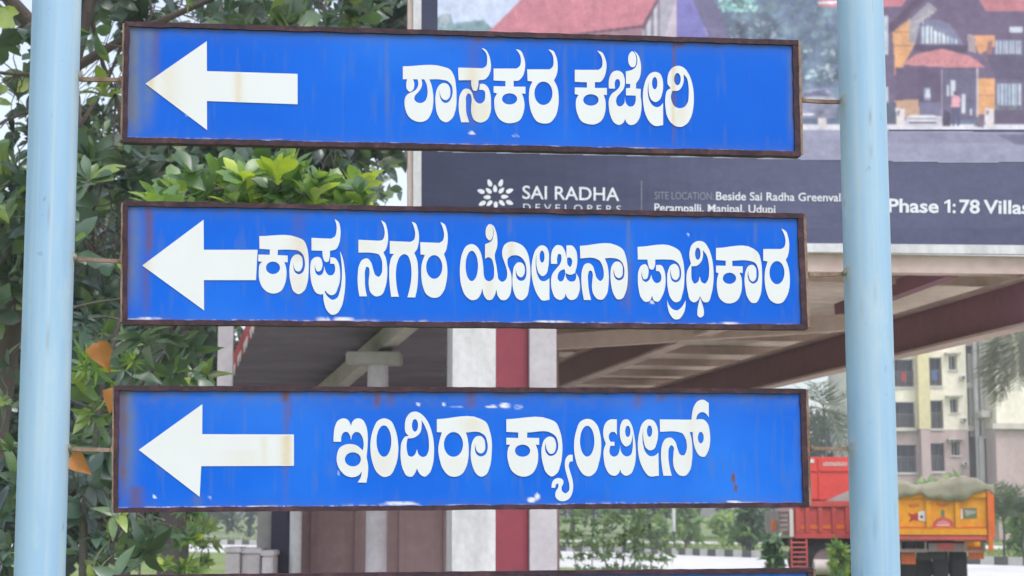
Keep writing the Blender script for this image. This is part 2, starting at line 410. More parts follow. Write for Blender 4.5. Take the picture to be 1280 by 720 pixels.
conc = wear('road_concrete', S(225, 222, 220, .95), S(190, 186, 180, .9), .25, .5, .9)
KERB = [(-62, 136), (-34, 112), (-13.4, 95), (2.2, 79), (8.6, 67.5), (15.5, 56.5), (24, 43), (33, 28), (40, 12)]
def offset_line(pl, d):
    out = []
    for i, p in enumerate(pl):
        a = Vector(pl[max(i - 1, 0)]); c = Vector(pl[min(i + 1, len(pl) - 1)])
        tdir = (c - a).normalized()
        nrm = Vector((tdir.y, -tdir.x))          # towards the camera side / left of travel
        out.append(Vector(p) + nrm * d)
    return out
def refine(pl, k=8):
    out = []
    n = len(pl)
    for i in range(n - 1):
        p0, p1, p2, p3 = [Vector(pl[max(0, min(n - 1, j))]) for j in (i - 1, i, i + 1, i + 2)]
        for s in range(k):
            u = s / k
            out.append(0.5 * ((2 * p1) + (p2 - p0) * u + (2 * p0 - 5 * p1 + 4 * p2 - p3) * u * u + (3 * p1 - p0 - 3 * p2 + p3) * u ** 3))
    out.append(Vector(pl[-1]))
    return out
def strip(name, pl, d0, d1, z, mat):
    a, c = offset_line(pl, d0), offset_line(pl, d1)
    mm = MB()
    n = len(pl)
    mm.add([(p.x, p.y, z) for p in a] + [(p.x, p.y, z) for p in c], [(i, i + 1, n + i + 1, n + i) for i in range(n - 1)])
    return tag(mm.build(name, mat), kind='structure')
KL = refine(KERB)
# which side is the camera: test
_o = offset_line(KL, 5)[20]; sgn = 1 if _o.length < KL[20].length else -1
strip('road', KL, 0.0, sgn * 13.0, .004, conc)
strip('far_road', KL, -sgn * 20.0, -sgn * 27.0, .004, conc)
kw = wear('kerb_white', (.52, .51, .47), (.28, .27, .22), 2, .6, .8)
kb = wear('kerb_black', (.08, .08, .078), (.16, .15, .13), 2, .5, .8)
m = MB()
acc = [0.0]
dense = refine([tuple(p) for p in KL], 40)
fine = [dense[0]]
for p in dense[1:]:
    if (p - fine[-1]).length >= .55: fine.append(p)
for i in range(len(fine) - 1):
    a, c = fine[i], fine[i + 1]
    tdir = (c - a).normalized(); nr = Vector((tdir.y, -tdir.x)) * (-sgn)
    e = a + nr * .2; f = c + nr * .2
    m.hexa([(a.x, a.y, 0), (c.x, c.y, 0), (f.x, f.y, 0), (e.x, e.y, 0), (a.x, a.y, .27), (c.x, c.y, .27), (f.x, f.y, .25), (e.x, e.y, .25)], i % 2)
tag(m.build('kerb', [kw, kb]), kind='structure')
apron = wear('bounce_concrete', S(218, 210, 200, .9), S(165, 155, 145, .9), .6, .5, .9)  # unseen pale ground sheet, added to bounce light up under the shed roof
m = MB(); m.add([(-7, 9, .004), (12, 9, .004), (12, 30, .004), (-7, 30, .004)], [(0, 1, 2, 3)])
tag(m.build('bounce_pavement', apron), kind='structure')

# ------------------------------------------------------------------ the direction signs and their posts
YAW = R(8.0)
SO = P(580, 345, 3.97)
SN = Vector((math.sin(YAW), -math.cos(YAW), 0))
SU = Vector((math.cos(YAW), math.sin(YAW), 0))
def sg(px, py, off=0.0): return onplane(px, py, SO, SN, off)

def vnoise(nx, ny, fx, fy, seed):
    r = np.random.default_rng(seed)
    out = np.zeros((ny, nx)); amp = 1; tot = 0
    for o in range(4):
        gx, gy = int(fx * 2**o) + 2, int(fy * 2**o) + 2
        g = r.random((gy, gx))
        x = np.linspace(0, gx - 1.001, nx); y = np.linspace(0, gy - 1.001, ny)
        xi, yi = x.astype(int), y.astype(int); xf, yf = x - xi, y - yi
        xf = xf * xf * (3 - 2 * xf); yf = yf * yf * (3 - 2 * yf)
        a = g[np.ix_(yi, xi)]; b_ = g[np.ix_(yi, xi + 1)]; c_ = g[np.ix_(yi + 1, xi)]; d_ = g[np.ix_(yi + 1, xi + 1)]
        out += amp * ((a * (1 - xf) + b_ * xf) * (1 - yf)[:, None] + (c_ * (1 - xf) + d_ * xf) * yf[:, None])
        tot += amp; amp *= .5
    return out / tot

blue, t, b = newmat('sign_blue_enamel')
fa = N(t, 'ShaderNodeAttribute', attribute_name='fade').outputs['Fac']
ru = N(t, 'ShaderNodeAttribute', attribute_name='rust').outputs['Fac']
ch = N(t, 'ShaderNodeAttribute', attribute_name='chip').outputs['Fac']
nb = noise(t, 1.5, 4, .5)
cb = ramp(t, nb, [(.32, (.0025, .092, .58)), (.55, (.006, .125, .68)), (.75, (.030, .20, .78))])  # broad lighter patches: a soft sky sheen painted into the blue
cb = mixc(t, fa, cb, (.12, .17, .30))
cb = mixc(t, ru, cb, (.15, .075, .05))
cb = mixc(t, ch, cb, (.72, .74, .78))
t.links.new(cb, b.inputs['Base Color'])
b.inputs['Roughness'].default_value = .42
b.inputs['Specular IOR Level'].default_value = .10
nbp = noise(t, 3.0, 3, .5)
bp = N(t, 'ShaderNodeBump'); bp.inputs['Strength'].default_value = .25; bp.inputs['Distance'].default_value = .02
t.links.new(nbp, bp.inputs['Height']); t.links.new(bp.outputs[0], b.inputs['Normal'])

vinyl, t, b = newmat('white_vinyl')
n1 = noise(t, 7.5, 5, .6, (1, 1, .5))
cv = ramp(t, n1, [(.40, (.685, .70, .75)), (.75, (.67, .67, .69))])
cv = mixc(t, N(t, 'ShaderNodeAttribute', attribute_name='stain').outputs['Fac'], cv, (.60, .49, .30))
t.links.new(cv, b.inputs['Base Color']); b.inputs['Roughness'].default_value = .5

rust, t, b = newmat('rusted_angle_iron')
n1 = noise(t, 16, 6, .7); n2 = noise(t, 60, 5, .7)
cr = ramp(t, n1, [(.28, (.026, .014, .024)), (.50, (.046, .021, .034)), (.66, (.082, .038, .050)), (.78, (.28, .20, .20))])
cr = mixc(t, 1.0, cr, ramp(t, n2, [(.3, (.55, .55, .6)), (.7, (1.4, 1.3, 1.25))]), 'MULTIPLY')
t.links.new(cr, b.inputs['Base Color']); b.inputs['Roughness'].default_value = .85
bp = N(t, 'ShaderNodeBump'); bp.inputs['Strength'].default_value = .6; bp.inputs['Distance'].default_value = .002
t.links.new(n2, bp.inputs['Height']); t.links.new(bp.outputs[0], b.inputs['Normal'])
rust_pale = wear('rusted_iron_pale_edge', S(176, 150, 135, .7), S(95, 55, 45, .8), 14, .9, .85, bump=.4, bscale=80)

SIGNS = {
 1: dict(c=((156, 27), (997.5, 50.5), (1000.5, 195.5), (153, 178)),
         label='topmost blue direction sign board hung between the two pale posts, short text of two words',
         arrow=[(181.7, 104.3), (258.5, 51), (258.6, 88.5), (372, 92), (372, 130), (258.6, 126), (258.8, 162.3)]),
 2: dict(c=((154, 251), (1004, 267), (1009, 412), (153, 405.5)),
         label='second blue direction sign board from the top, long text touching its arrow',
         arrow=[(177.7, 331.7), (254.5, 274.3), (254.7, 312), (322, 312), (320, 350), (254.8, 350), (255, 387.8)]),
 3: dict(c=((143, 482), (1007, 486), (1011, 634), (142, 641)),
         label='third blue direction sign board from the top, orange rust spots along its upper edge',
         arrow=[(173.3, 562.3), (253, 505), (252.7, 542.6), (367.5, 543), (367.5, 582.3), (251.5, 582.7), (249.5, 621)]),
 4: dict(c=((141, 719), (1016, 710), (1019, 862), (139, 884)),
         label='lowest blue sign board, only its rusty top edge showing at the photo bottom',
         arrow=None),
}
def quadpt(c, s, u):
    a = ((1 - s) * c[0][0] + s * c[1][0], (1 - s) * c[0][1] + s * c[1][1])
    d = ((1 - s) * c[3][0] + s * c[2][0], (1 - s) * c[3][1] + s * c[2][1])
    return ((1 - u) * a[0] + u * d[0], (1 - u) * a[1] + u * d[1])

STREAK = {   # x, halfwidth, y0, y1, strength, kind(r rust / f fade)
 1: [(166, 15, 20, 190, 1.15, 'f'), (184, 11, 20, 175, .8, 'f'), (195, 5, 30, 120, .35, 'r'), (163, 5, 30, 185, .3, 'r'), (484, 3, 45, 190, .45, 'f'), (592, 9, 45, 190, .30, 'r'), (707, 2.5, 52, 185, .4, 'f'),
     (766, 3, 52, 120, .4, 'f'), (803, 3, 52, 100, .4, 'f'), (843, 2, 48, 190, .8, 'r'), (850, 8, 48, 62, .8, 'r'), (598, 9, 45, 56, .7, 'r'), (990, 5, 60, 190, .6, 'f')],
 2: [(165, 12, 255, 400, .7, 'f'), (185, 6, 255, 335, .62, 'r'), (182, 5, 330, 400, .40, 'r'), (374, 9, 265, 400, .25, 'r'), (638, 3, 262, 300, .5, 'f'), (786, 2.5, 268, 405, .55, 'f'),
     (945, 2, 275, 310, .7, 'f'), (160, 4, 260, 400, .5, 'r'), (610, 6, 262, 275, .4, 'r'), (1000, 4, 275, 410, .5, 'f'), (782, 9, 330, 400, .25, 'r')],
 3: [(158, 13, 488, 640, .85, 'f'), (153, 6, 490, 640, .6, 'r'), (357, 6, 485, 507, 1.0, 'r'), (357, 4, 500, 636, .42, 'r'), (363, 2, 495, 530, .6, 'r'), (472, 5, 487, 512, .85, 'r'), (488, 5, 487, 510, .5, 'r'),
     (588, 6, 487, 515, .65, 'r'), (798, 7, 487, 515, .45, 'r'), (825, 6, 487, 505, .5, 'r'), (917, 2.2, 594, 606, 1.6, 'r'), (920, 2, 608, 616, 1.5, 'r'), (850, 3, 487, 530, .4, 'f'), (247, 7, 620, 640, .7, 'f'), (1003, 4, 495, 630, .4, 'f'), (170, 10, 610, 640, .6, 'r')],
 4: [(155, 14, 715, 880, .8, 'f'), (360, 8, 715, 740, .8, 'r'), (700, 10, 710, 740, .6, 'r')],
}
CHIPS = {1: [(200, 176, 45, 2.2), (295, 178, 18, 1.2), (580, 182, 22, 2.0), (590, 166, 4, 1.5), (680, 184, 20, 1.6), (800, 186, 18, 1.2), (905, 190, 22, 1.6), (645, 169, 4, 1.3), (238, 144, 6, .8)],
         2: [(180, 398, 22, 1.2), (420, 398, 26, 2.4), (520, 402, 18, 1.4), (690, 403, 30, 1.4), (905, 405, 22, 2.6), (860, 293, 1.4, 1.6), (815, 378, 3, 1.5)],
         3: [(205, 636, 16, 1.4), (250, 636, 20, 1.8), (325, 634, 18, 1.8), (500, 630, 26, 1.8), (570, 508, 9, 1.2), (556, 505, 3, 2), (632, 507, 8, 3), (648, 509, 6, 2.4), (615, 508, 8, 1), (193, 621, 2, 2), (262, 622, 1.5, 1.5),
             (424, 592, 1.2, 3), (665, 626, 6, 3), (672, 622, 3, 4), (920, 628, 12, 1.4), (523, 504, 3, 2)],
         4: [(300, 722, 20, 2)]}
LSTAIN = {1: [(188, 6, 0, 200, .8), (210, 14, 60, 160, .35), (298, 5, 60, 140, .55), (590, 9, 60, 160, .5), (604, 16, 125, 160, .35), (842, 3, 60, 170, .7), (850, 9, 125, 160, .35), (760, 6, 60, 160, .15)],
          2: [(182, 7, 300, 360, .5), (375, 12, 290, 330, .5), (372, 14, 340, 380, .25), (639, 4, 290, 330, .5), (612, 6, 280, 400, .3), (455, 20, 290, 320, .2), (500, 20, 290, 320, .18), (945, 3, 290, 330, .3)],
          3: [(358, 7, 530, 600, .75), (330, 4, 530, 600, .35), (305, 30, 560, 600, .15), (440, 14, 540, 590, .2), (480, 18, 560, 600, .2), (590, 16, 520, 545, .35), (865, 6, 500, 600, .2), (570, 18, 570, 600, .15)]}
def add_vinyl(mb, V, T, off):
    tri = []
    for tr in T:
        a, b2, c2 = V[tr]
        if (b2[0] - a[0]) * (c2[1] - a[1]) - (b2[1] - a[1]) * (c2[0] - a[0]) > 0: tr = tr[::-1]
        tri.append(tuple(tr))
    mb.add([sg(x, y, off) for x, y in V], tri)
def stained(o, k, V):
    s_ = np.zeros(len(V)); r = np.random.default_rng(k)
    for (x, hw, y0, y1, st) in LSTAIN[k]:
        s_ = np.maximum(s_, st * np.exp(-((V[:, 0] - x) / hw) ** 2) * np.clip((V[:, 1] - y0) / 6, 0, 1) * np.clip((y1 - V[:, 1]) / 10, 0, 1))
    s_ = np.clip(s_ * r.uniform(.8, 1.15, len(V)), 0, 1)
    at = o.data.attributes.new('stain', 'FLOAT', 'POINT'); at.data.foreach_set('value', s_.astype(np.float32))
    return o
sign_root = {}
for k, sgd in SIGNS.items():
    c = sgd['c']
    base = sg((c[2][0] + c[3][0]) / 2, (c[2][1] + c[3][1]) / 2)
    root = empty('direction_sign', base, sgd['label'], 'sign', 'blue direction signs between the posts')
    sign_root[k] = root
    wpx = c[1][0] - c[0][0]; hpx = c[3][1] - c[0][1]
    nx, ny = int(wpx / 2.2), int(hpx / 2.2)
    s0, s1, u0, u1 = 4 / wpx, 1 - 4 / wpx, 4 / hpx, 1 - 4 / hpx
    vs = []; px_ = np.zeros((ny, nx)); py_ = np.zeros((ny, nx))
    for j in range(ny):
        for i in range(nx):
            p = quadpt(c, s0 + (s1 - s0) * i / (nx - 1), u0 + (u1 - u0) * j / (ny - 1))
            px_[j, i], py_[j, i] = p
            vs.append(tuple(sg(p[0], p[1], -.004)))
    fs = [(j * nx + i, (j + 1) * nx + i, (j + 1) * nx + i + 1, j * nx + i + 1) for j in range(ny - 1) for i in range(nx - 1)]
    me = bpy.data.meshes.new('panel')
    cb_ = [tuple(sg(*quadpt(c, s, u), -.008)) for s, u in ((s0, u0), (s1, u0), (s1, u1), (s0, u1))]
    nb_ = len(vs)
    me.from_pydata(vs + cb_, [], fs + [(nb_, nb_ + 1, nb_ + 2, nb_ + 3)])
    n_a = vnoise(nx, ny, 40, 8, 10 + k); n_b = vnoise(nx, ny, 90, 20, 20 + k); n_c = vnoise(nx, ny, 25, 3, 30 + k); n_v = vnoise(nx, ny, 160, 2, 60 + k)
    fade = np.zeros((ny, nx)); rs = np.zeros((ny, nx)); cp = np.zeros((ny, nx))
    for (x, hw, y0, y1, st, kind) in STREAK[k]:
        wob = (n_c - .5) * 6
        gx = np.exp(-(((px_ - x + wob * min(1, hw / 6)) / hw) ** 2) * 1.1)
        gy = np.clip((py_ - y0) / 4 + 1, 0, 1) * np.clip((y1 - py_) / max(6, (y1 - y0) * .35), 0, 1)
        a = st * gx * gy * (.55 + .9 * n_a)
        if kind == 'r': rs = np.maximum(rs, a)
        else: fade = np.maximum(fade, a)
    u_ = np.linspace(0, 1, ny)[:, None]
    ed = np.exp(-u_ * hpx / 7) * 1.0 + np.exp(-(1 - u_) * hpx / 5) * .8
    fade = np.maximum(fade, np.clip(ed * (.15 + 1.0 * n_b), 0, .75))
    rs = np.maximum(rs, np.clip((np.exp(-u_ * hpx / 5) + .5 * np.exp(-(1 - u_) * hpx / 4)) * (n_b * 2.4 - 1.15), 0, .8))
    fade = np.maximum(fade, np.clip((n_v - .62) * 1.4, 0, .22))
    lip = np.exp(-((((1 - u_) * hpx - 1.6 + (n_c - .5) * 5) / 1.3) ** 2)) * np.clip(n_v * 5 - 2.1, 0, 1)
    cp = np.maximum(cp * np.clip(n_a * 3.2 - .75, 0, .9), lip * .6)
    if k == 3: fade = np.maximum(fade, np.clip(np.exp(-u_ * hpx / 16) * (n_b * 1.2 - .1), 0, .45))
    for (x, y, rx, ry) in CHIPS[k]:
        d = ((px_ - x) / rx) ** 2 + ((py_ - y + (n_c - .5) * 5) / (ry + .6)) ** 2
        cp = np.maximum(cp, np.clip((1.15 - d) * 1.3, 0, 1) * np.clip(n_b * 4 - 1.15, 0, 1))
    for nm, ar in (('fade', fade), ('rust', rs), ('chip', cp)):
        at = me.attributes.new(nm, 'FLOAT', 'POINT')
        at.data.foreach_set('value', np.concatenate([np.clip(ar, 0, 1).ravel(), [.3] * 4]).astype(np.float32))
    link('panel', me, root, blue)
    # rusty angle-iron frame: four bars, slightly wobbly lips
    fr = MB()
    def bar(o0, o1, i0, i1, nseg, front, back, mi=0):
        ring = []
        for a in range(nseg + 1):
            s = a / nseg
            jo = random.uniform(-.35, .35); ji = random.uniform(-.6, .6)
            o = (o0[0] + (o1[0] - o0[0]) * s, o0[1] + (o1[1] - o0[1]) * s)
            i = (i0[0] + (i1[0] - i0[0]) * s, i0[1] + (i1[1] - i0[1]) * s)
            d = Vector((i[0] - o[0], i[1] - o[1])); L = d.length; d /= L
            o = (o[0] + d.x * jo, o[1] + d.y * jo); i = (i[0] + d.x * ji, i[1] + d.y * ji)
            ring.append([sg(*o, front + random.uniform(-.0008, .0008)), sg(*i, front + random.uniform(-.0008, .0008)), sg(*i, back), sg(*o, back)])
        vs = [p for r in ring for p in r]
        fs = []
        for a in range(nseg):
            for e in range(4):
                fs.append((a * 4 + e, a * 4 + (e + 1) % 4, a * 4 + 4 + (e + 1) % 4, a * 4 + 4 + e))
        fs += [(3, 2, 1, 0), tuple(nseg * 4 + e for e in range(4))]
        fr.add(vs, fs, mi)
    TL, TR, BR, BL = c
    th = 6.0
    iTL, iTR, iBR, iBL = (TL[0] + 6, TL[1] + th), (TR[0] - 7, TR[1] + th), (BR[0] - 7, BR[1] - th), (BL[0] + 6, BL[1] - th)
    bar(TL, TR, (TL[0], iTL[1]), (TR[0], iTR[1]), 70, .003, -.026)
    bar(BL, BR, (BL[0], iBL[1]), (BR[0], iBR[1]), 70, .0035, -.026)
    bar((TL[0], iTL[1]), (BL[0], iBL[1]), iTL, iBL, 14, .0025, -.026)
    bar((TR[0], iTR[1]), (BR[0], iBR[1]), iTR, iBR, 14, .0025, -.026)
    bar((TR[0] + 3.5, TR[1] + 1), (BR[0] + 3.5, BR[1] - 3), (TR[0] + .2, TR[1] + 1), (BR[0] + .2, BR[1] - 3), 16, .0005, -.027, 1)
    bar((TL[0] - 2.5, TL[1] + 2), (BL[0] - 2.5, BL[1] - 3), (TL[0] - .2, TL[1] + 2), (BL[0] - .2, BL[1] - 3), 16, .0005, -.027, 1)
    fr.build('frame', [rust, rust_pale], root)
    if sgd['arrow']:
        ar = MB(); a = sgd['arrow']
        V, T = tessellate(a[::-1], [], 3.0)
        add_vinyl(ar, V, T, -.0025)
        stained(ar.build('arrow', vinyl, root), k, V)
# lettering
letters = {1: MB(), 2: MB(), 3: MB()}; lv = {1: [], 2: [], 3: []}
for idx, ((k, ox, oy, sc), out, holes) in enumerate(GLYPHS):
    o = outline(out, ox, oy, sc)
    V, T = tessellate(o, [outline(h, ox, oy, sc) for h in holes])
    off = -.0026 + (idx % 4) * .0002
    add_vinyl(letters[k], V, T, off); lv[k].append(V)
for k in letters: stained(letters[k].build('lettering', vinyl, sign_root[k]), k, np.vstack(lv[k]))

pole_m, t, b = newmat('pale_blue_pole_paint')
n1 = noise(t, 3.0, 6, .6, (3, 3, .5)); n2 = noise(t, 30, 5, .7); n3 = noise(t, 9, 4, .6, (1, 1, .45))
pc = ramp(t, n1, [(.3, (.255, .42, .64)), (.55, (.305, .475, .68)), (.75, (.38, .515, .66))])
pc = mixc(t, ramp(t, n3, [(.66, (0, 0, 0)), (.76, (.55, .55, .55))]), pc, (.52, .55, .50))
n5 = noise(t, 26, 6, .75, (2.2, 2.2, .16)); pc = mixc(t, ramp(t, n5, [(.63, (0, 0, 0)), (.72, (.42, .42, .42))]), pc, (.30, .27, .22))
n6 = noise(t, 5, 5, .7, (1.6, 1.6, .7)); pc = mixc(t, ramp(t, n6, [(.58, (0, 0, 0)), (.75, (.3, .3, .3))]), pc, (.60, .66, .66))
pc = mixc(t, ramp(t, n2, [(.66, (0, 0, 0)), (.76, (.6, .6, .6))]), pc, (.14, .22, .32))
gr_ = N(t, 'ShaderNodeAttribute', attribute_name='grime').outputs['Fac']; pc = mixc(t, gr_, pc, (.16, .13, .11))
wh_ = N(t, 'ShaderNodeAttribute', attribute_name='chalk_edge_light').outputs['Fac']; pc = mixc(t, wh_, pc, (.66, .66, .60))
t.links.new(pc, b.inputs['Base Color']); b.inputs['Roughness'].default_value = .5
nb3 = noise(t, 7, 3, .5, (1, 1, .4)); bp = N(t, 'ShaderNodeBump'); bp.inputs['Strength'].default_value = .2; bp.inputs['Distance'].default_value = .01
t.links.new(nb3, bp.inputs['Height']); t.links.new(bp.outputs[0], b.inputs['Normal'])
steel = wear('weld_grey', S(150, 150, 145, .8), S(100, 70, 55, .8), 20, .8, .7)
POLE = {'L': ((71.2, 0), (49.5, 720), 62.5, 63.5), 'R': ((1075, 0), (1094.8, 720), 56.0, 58.0)}
axis = {}
for k, (a, c, w0, w1) in POLE.items():
    p0, p1 = sg(*a), sg(*c)
    ppmv = (sg(a[0] + 10, 360) - sg(a[0], 360)).length / 10
    d = (p0 - p1).normalized()
    axis[k] = (p0, p1)
    bot = p1 - d * (p1.z / d.z); top = p0 + d * .42
    r0 = w1 / 2 * ppmv; r1 = w0 / 2 * ppmv
    m = MB()
    NR, NS = 420, 64
    pts = [bot + (top - bot) * (i / NR) for i in range(NR + 1)]
    m.tube(pts, [r0 + (r1 - r0) * i / NR for i in range(NR + 1)], NS)
    o = m.build('sign_pole', pole_m)
    co = np.array(m.v); ax_ = np.array((top - bot).normalized()); rel = co - np.array(bot)
    rad = rel - np.outer(rel @ ax_, ax_)
    th = np.arctan2(rad @ np.array(SU), rad @ np.array(SN)); zz = co[:, 2]
    r = np.random.default_rng(11 if k == 'L' else 12)
    gr = np.zeros(len(co)); ck = np.zeros(len(co))
    inner = math.pi / 2 if k == 'L' else -math.pi / 2
    for yb in ((97, 322, 560, 800) if k == 'L' else (126, 341, 560, 791)):
        z0 = sg(a[0], yb).z
        dth = (th - inner * .86 + math.pi) % (2 * math.pi) - math.pi
        below = np.clip(z0 - zz, 0, None)
        gr = np.maximum(gr, (.75 if k == 'R' else .45) * np.exp(-(dth / .20) ** 2) * np.exp(-below / .05) * (zz < z0 + .012))
        ck = np.maximum(ck, .5 * np.exp(-(dth / .3) ** 2) * np.exp(-np.abs(zz - z0) / .02))
    for _ in range(34 if k == 'R' else 16):           # scratches and chips
        t0, z0, wt, wz = r.uniform(-1.6, 1.6), r.uniform(1.2, 2.7), r.uniform(.015, .05), r.choice([.004, .008, .018, .03])
        sl = r.uniform(-.02, .02)
        gr = np.maximum(gr, r.uniform(.25, .8) * np.exp(-((th - t0 - (zz - z0) * sl * 30) / wt) ** 2 - ((zz - z0) / wz) ** 2))
    for _ in range(26):                               # pale vertical streaks
        t0, z0, wt, wz = r.uniform(-1.6, 1.6), r.uniform(1.0, 2.8), r.uniform(.02, .10), r.uniform(.1, .6)
        ck = np.maximum(ck, r.uniform(.08, .28) * np.exp(-((th - t0) / wt) ** 2 - ((zz - z0) / wz) ** 2))
    edge_light = np.exp(-((th - 1.15) / .22) ** 2) * .35 if k == 'L' else 0  # left post only: bright edge highlight painted in as a pale strip
    ck = np.clip(np.maximum(ck, edge_light * (.6 + .4 * np.sin(zz * 9) * np.sin(zz * 23))), 0, 1)
    for nm, ar in (('grime', gr), ('chalk_edge_light', ck)):
        at = o.data.attributes.new(nm, 'FLOAT', 'POINT'); at.data.foreach_set('value', np.clip(ar, 0, 1).astype(np.float32))
    tag(o, {'L': 'pale blue painted round steel post carrying the left ends of the blue signs',
            'R': 'pale blue scuffed round steel post carrying the right ends of the blue signs'}[k], 'post', 'pale blue sign posts')
ROD = {1: (((99, 97), (155, 98.5)), ((999, 124), (1054, 126))), 2: (((92, 322), (155, 326)), ((1007, 343), (1057, 341))),
       3: (((85, 560), (144, 562.5)), ((1009, 560), (1067, 560.5))), 4: (((75, 800), (142, 803)), ((1016, 790), (1073, 791)))}
for k, rods in ROD.items():
    for side, (a, c) in enumerate(rods):
        m = MB()
        pa, pc_ = sg(*a, -.012), sg(*c, -.012)
        if side == 0: pa = pa - (pc_ - pa).normalized() * .03
        else: pc_ = pc_ + (pc_ - pa).normalized() * .03
        mid = (pa + pc_) / 2 + Vector((0, 0, -.0012))
        m.quadbar(pa, mid, SN * .0045, Vector((0, 0, .0042)))
        m.quadbar(mid + (pc_ - pa).normalized() * .0003, pc_, SN * .0045, Vector((0, 0, .0042)))
        # weld blob on the post, little plate on the frame
        w_ = sg(*a, .004) if side == 0 else sg(*c, .004)
        m.tube([w_ + Vector((0, 0, -.008)), w_ + Vector((0, 0, -.003)), w_ + Vector((0, 0, .004)), w_ + Vector((0, 0, .009))], [.003, .0085, .0085, .003], 8, 1)
        e_ = sg(c[0] - 4, c[1], -.004) if side == 0 else sg(a[0] + 6, a[1], -.004)
        m.tube([e_ + Vector((0, 0, -.007)), e_, e_ + Vector((0, 0, .007))], [.003, .006, .003], 7, 0)
        m.build('bracket', [rust_pale, steel], sign_root[k])
# ------------------------------------------------------------------ roadside shed with the billboard on its front
SY = R(9.3)
su = Vector((math.cos(SY), math.sin(SY), 0)); sw = Vector((-math.sin(SY), math.cos(SY), 0))
S0 = P(565, 645, 12.5); S0.z = 0
def sh(a, b, z): return S0 + su * a + sw * b + Vector((0, 0, z))
def shbox(m, a0, a1, b0, b1, z0, z1, mi=0):
    m.hexa([sh(a0, b0, z0), sh(a1, b0, z0), sh(a1, b1, z0), sh(a0, b1, z0), sh(a0, b0, z1), sh(a1, b0, z1), sh(a1, b1, z1), sh(a0, b1, z1)], mi)
white_p = wear('white_column_paint', S(222, 222, 226, .85), S(150, 150, 150, .8), 2.5, .45, .6, stretch=(2, 2, .5))
grey_p = wear('grey_column_paint', S(204, 198, 206, .85), S(150, 145, 150, .8), 2.0, .4, .6)
red_p = wear('maroon_board_paint', S(158, 66, 84, .74), S(120, 50, 64, .8), 1.5, .4, .55)
tan_p = wear('tan_steel_paint', S(212, 190, 184, .85), S(160, 132, 122, .85), 1.4, .6, .6)
beam_p = wear('dark_beam_paint', S(150, 104, 118, .8), S(110, 76, 84, .8), 1.3, .4, .6)
roof_p = wear('brown_roof_sheet', S(235, 222, 212, .95), S(190, 172, 160, .9), .8, .5, .65)
wall_p = wear('brown_wall_sheet', S(196, 162, 164, .8), S(150, 122, 126, .8), 1.2, .5, .6, stretch=(1, 1, .4))
tin_p = wear('dull_tin_sheet', S(140, 136, 148, .6), S(92, 88, 96, .6), 2.2, .6, .5, stretch=(.4, 2, 1))
pil_p = wear('weathered_grey_pillar', S(185, 182, 176, .8), S(130, 128, 122, .8), 2.2, .5, .8)
nav_p = wear('navy_door_paint', S(62, 60, 84, .7), S(45, 44, 60, .7), 1.5, .4, .5)
trimr = wear('red_trim', S(205, 80, 90, .8), S(180, 70, 80, .8), 5, .3, .6)
trimw = wear('white_trim', S(235, 228, 230, .85), S(200, 190, 190, .8), 5, .3, .6)

shed = empty('roadside_shed', sh(0, 0, 0), 'open roadside shed with brown roof, dark beams and white and maroon columns under the billboard', 'shed')
m = MB(); shbox(m, 0, .31, 0, .31, 0, 3.42); m.build('column', white_p, shed)
m = MB(); shbox(m, .313, .553, .05, .09, 0, 3.42); bo = m.build('column_board', red_p, shed); tag(bo, 'maroon board between the white and the grey column')
m = MB(); shbox(m, .556, .752, .0, .26, 0, 3.42); cg = m.build('column', grey_p, shed); tag(cg, 'pale grey square column right of the maroon board')
# main roof: corrugated underside, ridges parallel to the front
m = MB()
zr = 3.47
prof = []
bb = .12
while bb < 15:
    for db, dz in ((0, 0), (.07, .028), (.14, .028), (.21, 0)): prof.append((bb + db, zr + dz))
    bb += .28
a0, a1 = -.55, 5.7
vs = []
for (bq, z) in prof: vs += [sh(a0, bq, z), sh(a1, bq, z), sh(a0, bq, z + .012), sh(a1, bq, z + .012)]
n = len(prof)
for i in range(n - 1):
    o = i * 4
    m.f += []
fs = []
for i in range(n - 1):
    o = i * 4
    fs += [(o, o + 1, o + 5, o + 4), (o + 2, o + 6, o + 7, o + 3)]
m.add(vs, fs); m.build('roof', roof_p, shed)
# I-beam along the right roof edge, running back from the front
def ibeam(pa, pb, hgt, fl, name='beam'):
    m = MB()
    pa, pb = Vector(pa), Vector(pb)
    d = (pb - pa).normalized(); s = d.cross(Vector((0, 0, 1))).normalized(); up = Vector((0, 0, 1))
    m.quadbar(pa, pb, s * .007, up * (hgt / 2 - .012), 0)
    m.quadbar(pa + up * (hgt / 2), pb + up * (hgt / 2), s * fl / 2, up * .011, 1)
    m.quadbar(pa - up * (hgt / 2), pb - up * (hgt / 2), s * fl / 2, up * .011, 1)
    return m.build(name, [beam_p, tan_p], shed)
B0 = P(1280, 379, 13.0); B0.z = 3.12
bd = (sw)
ibeam(B0 - bd * .35, B0 + bd * 14.2, .345, .17)
B1 = P(856, 428, 15.2); B1.z = 3.2
ibeam(B1 - bd * 2.4, B1 + bd * 12.0, .30, .13)
def beambox(pa, pb, hw, hh, mat, name='rafter'):
    m = MB(); pa, pb = Vector(pa), Vector(pb)
    d = (pb - pa).normalized(); s = d.cross(Vector((0, 0, 1))).normalized(); u = s.cross(d)
    m.quadbar(pa, pb, s * hw, u * hh); return m.build(name, mat, shed)
beambox(P(660, 430, 15.6), P(1092, 401, 13.9), .05, .065, tan_p, 'cross_beam')
beambox(sh(.6, .6, 3.40), sh(5.6, .6, 3.40), .035, .05, tan_p, 'purlin')
for bq in (5.4, 7.0, 8.6, 10.2, 11.8, 13.4):
    beambox(sh(-.4, bq, 3.425), sh(5.6, bq, 3.425), .03, .042, tan_p, 'purlin')
beambox(P(1050, 389, 14.7), P(1190, 336, 12.9), .05, .06, beam_p)
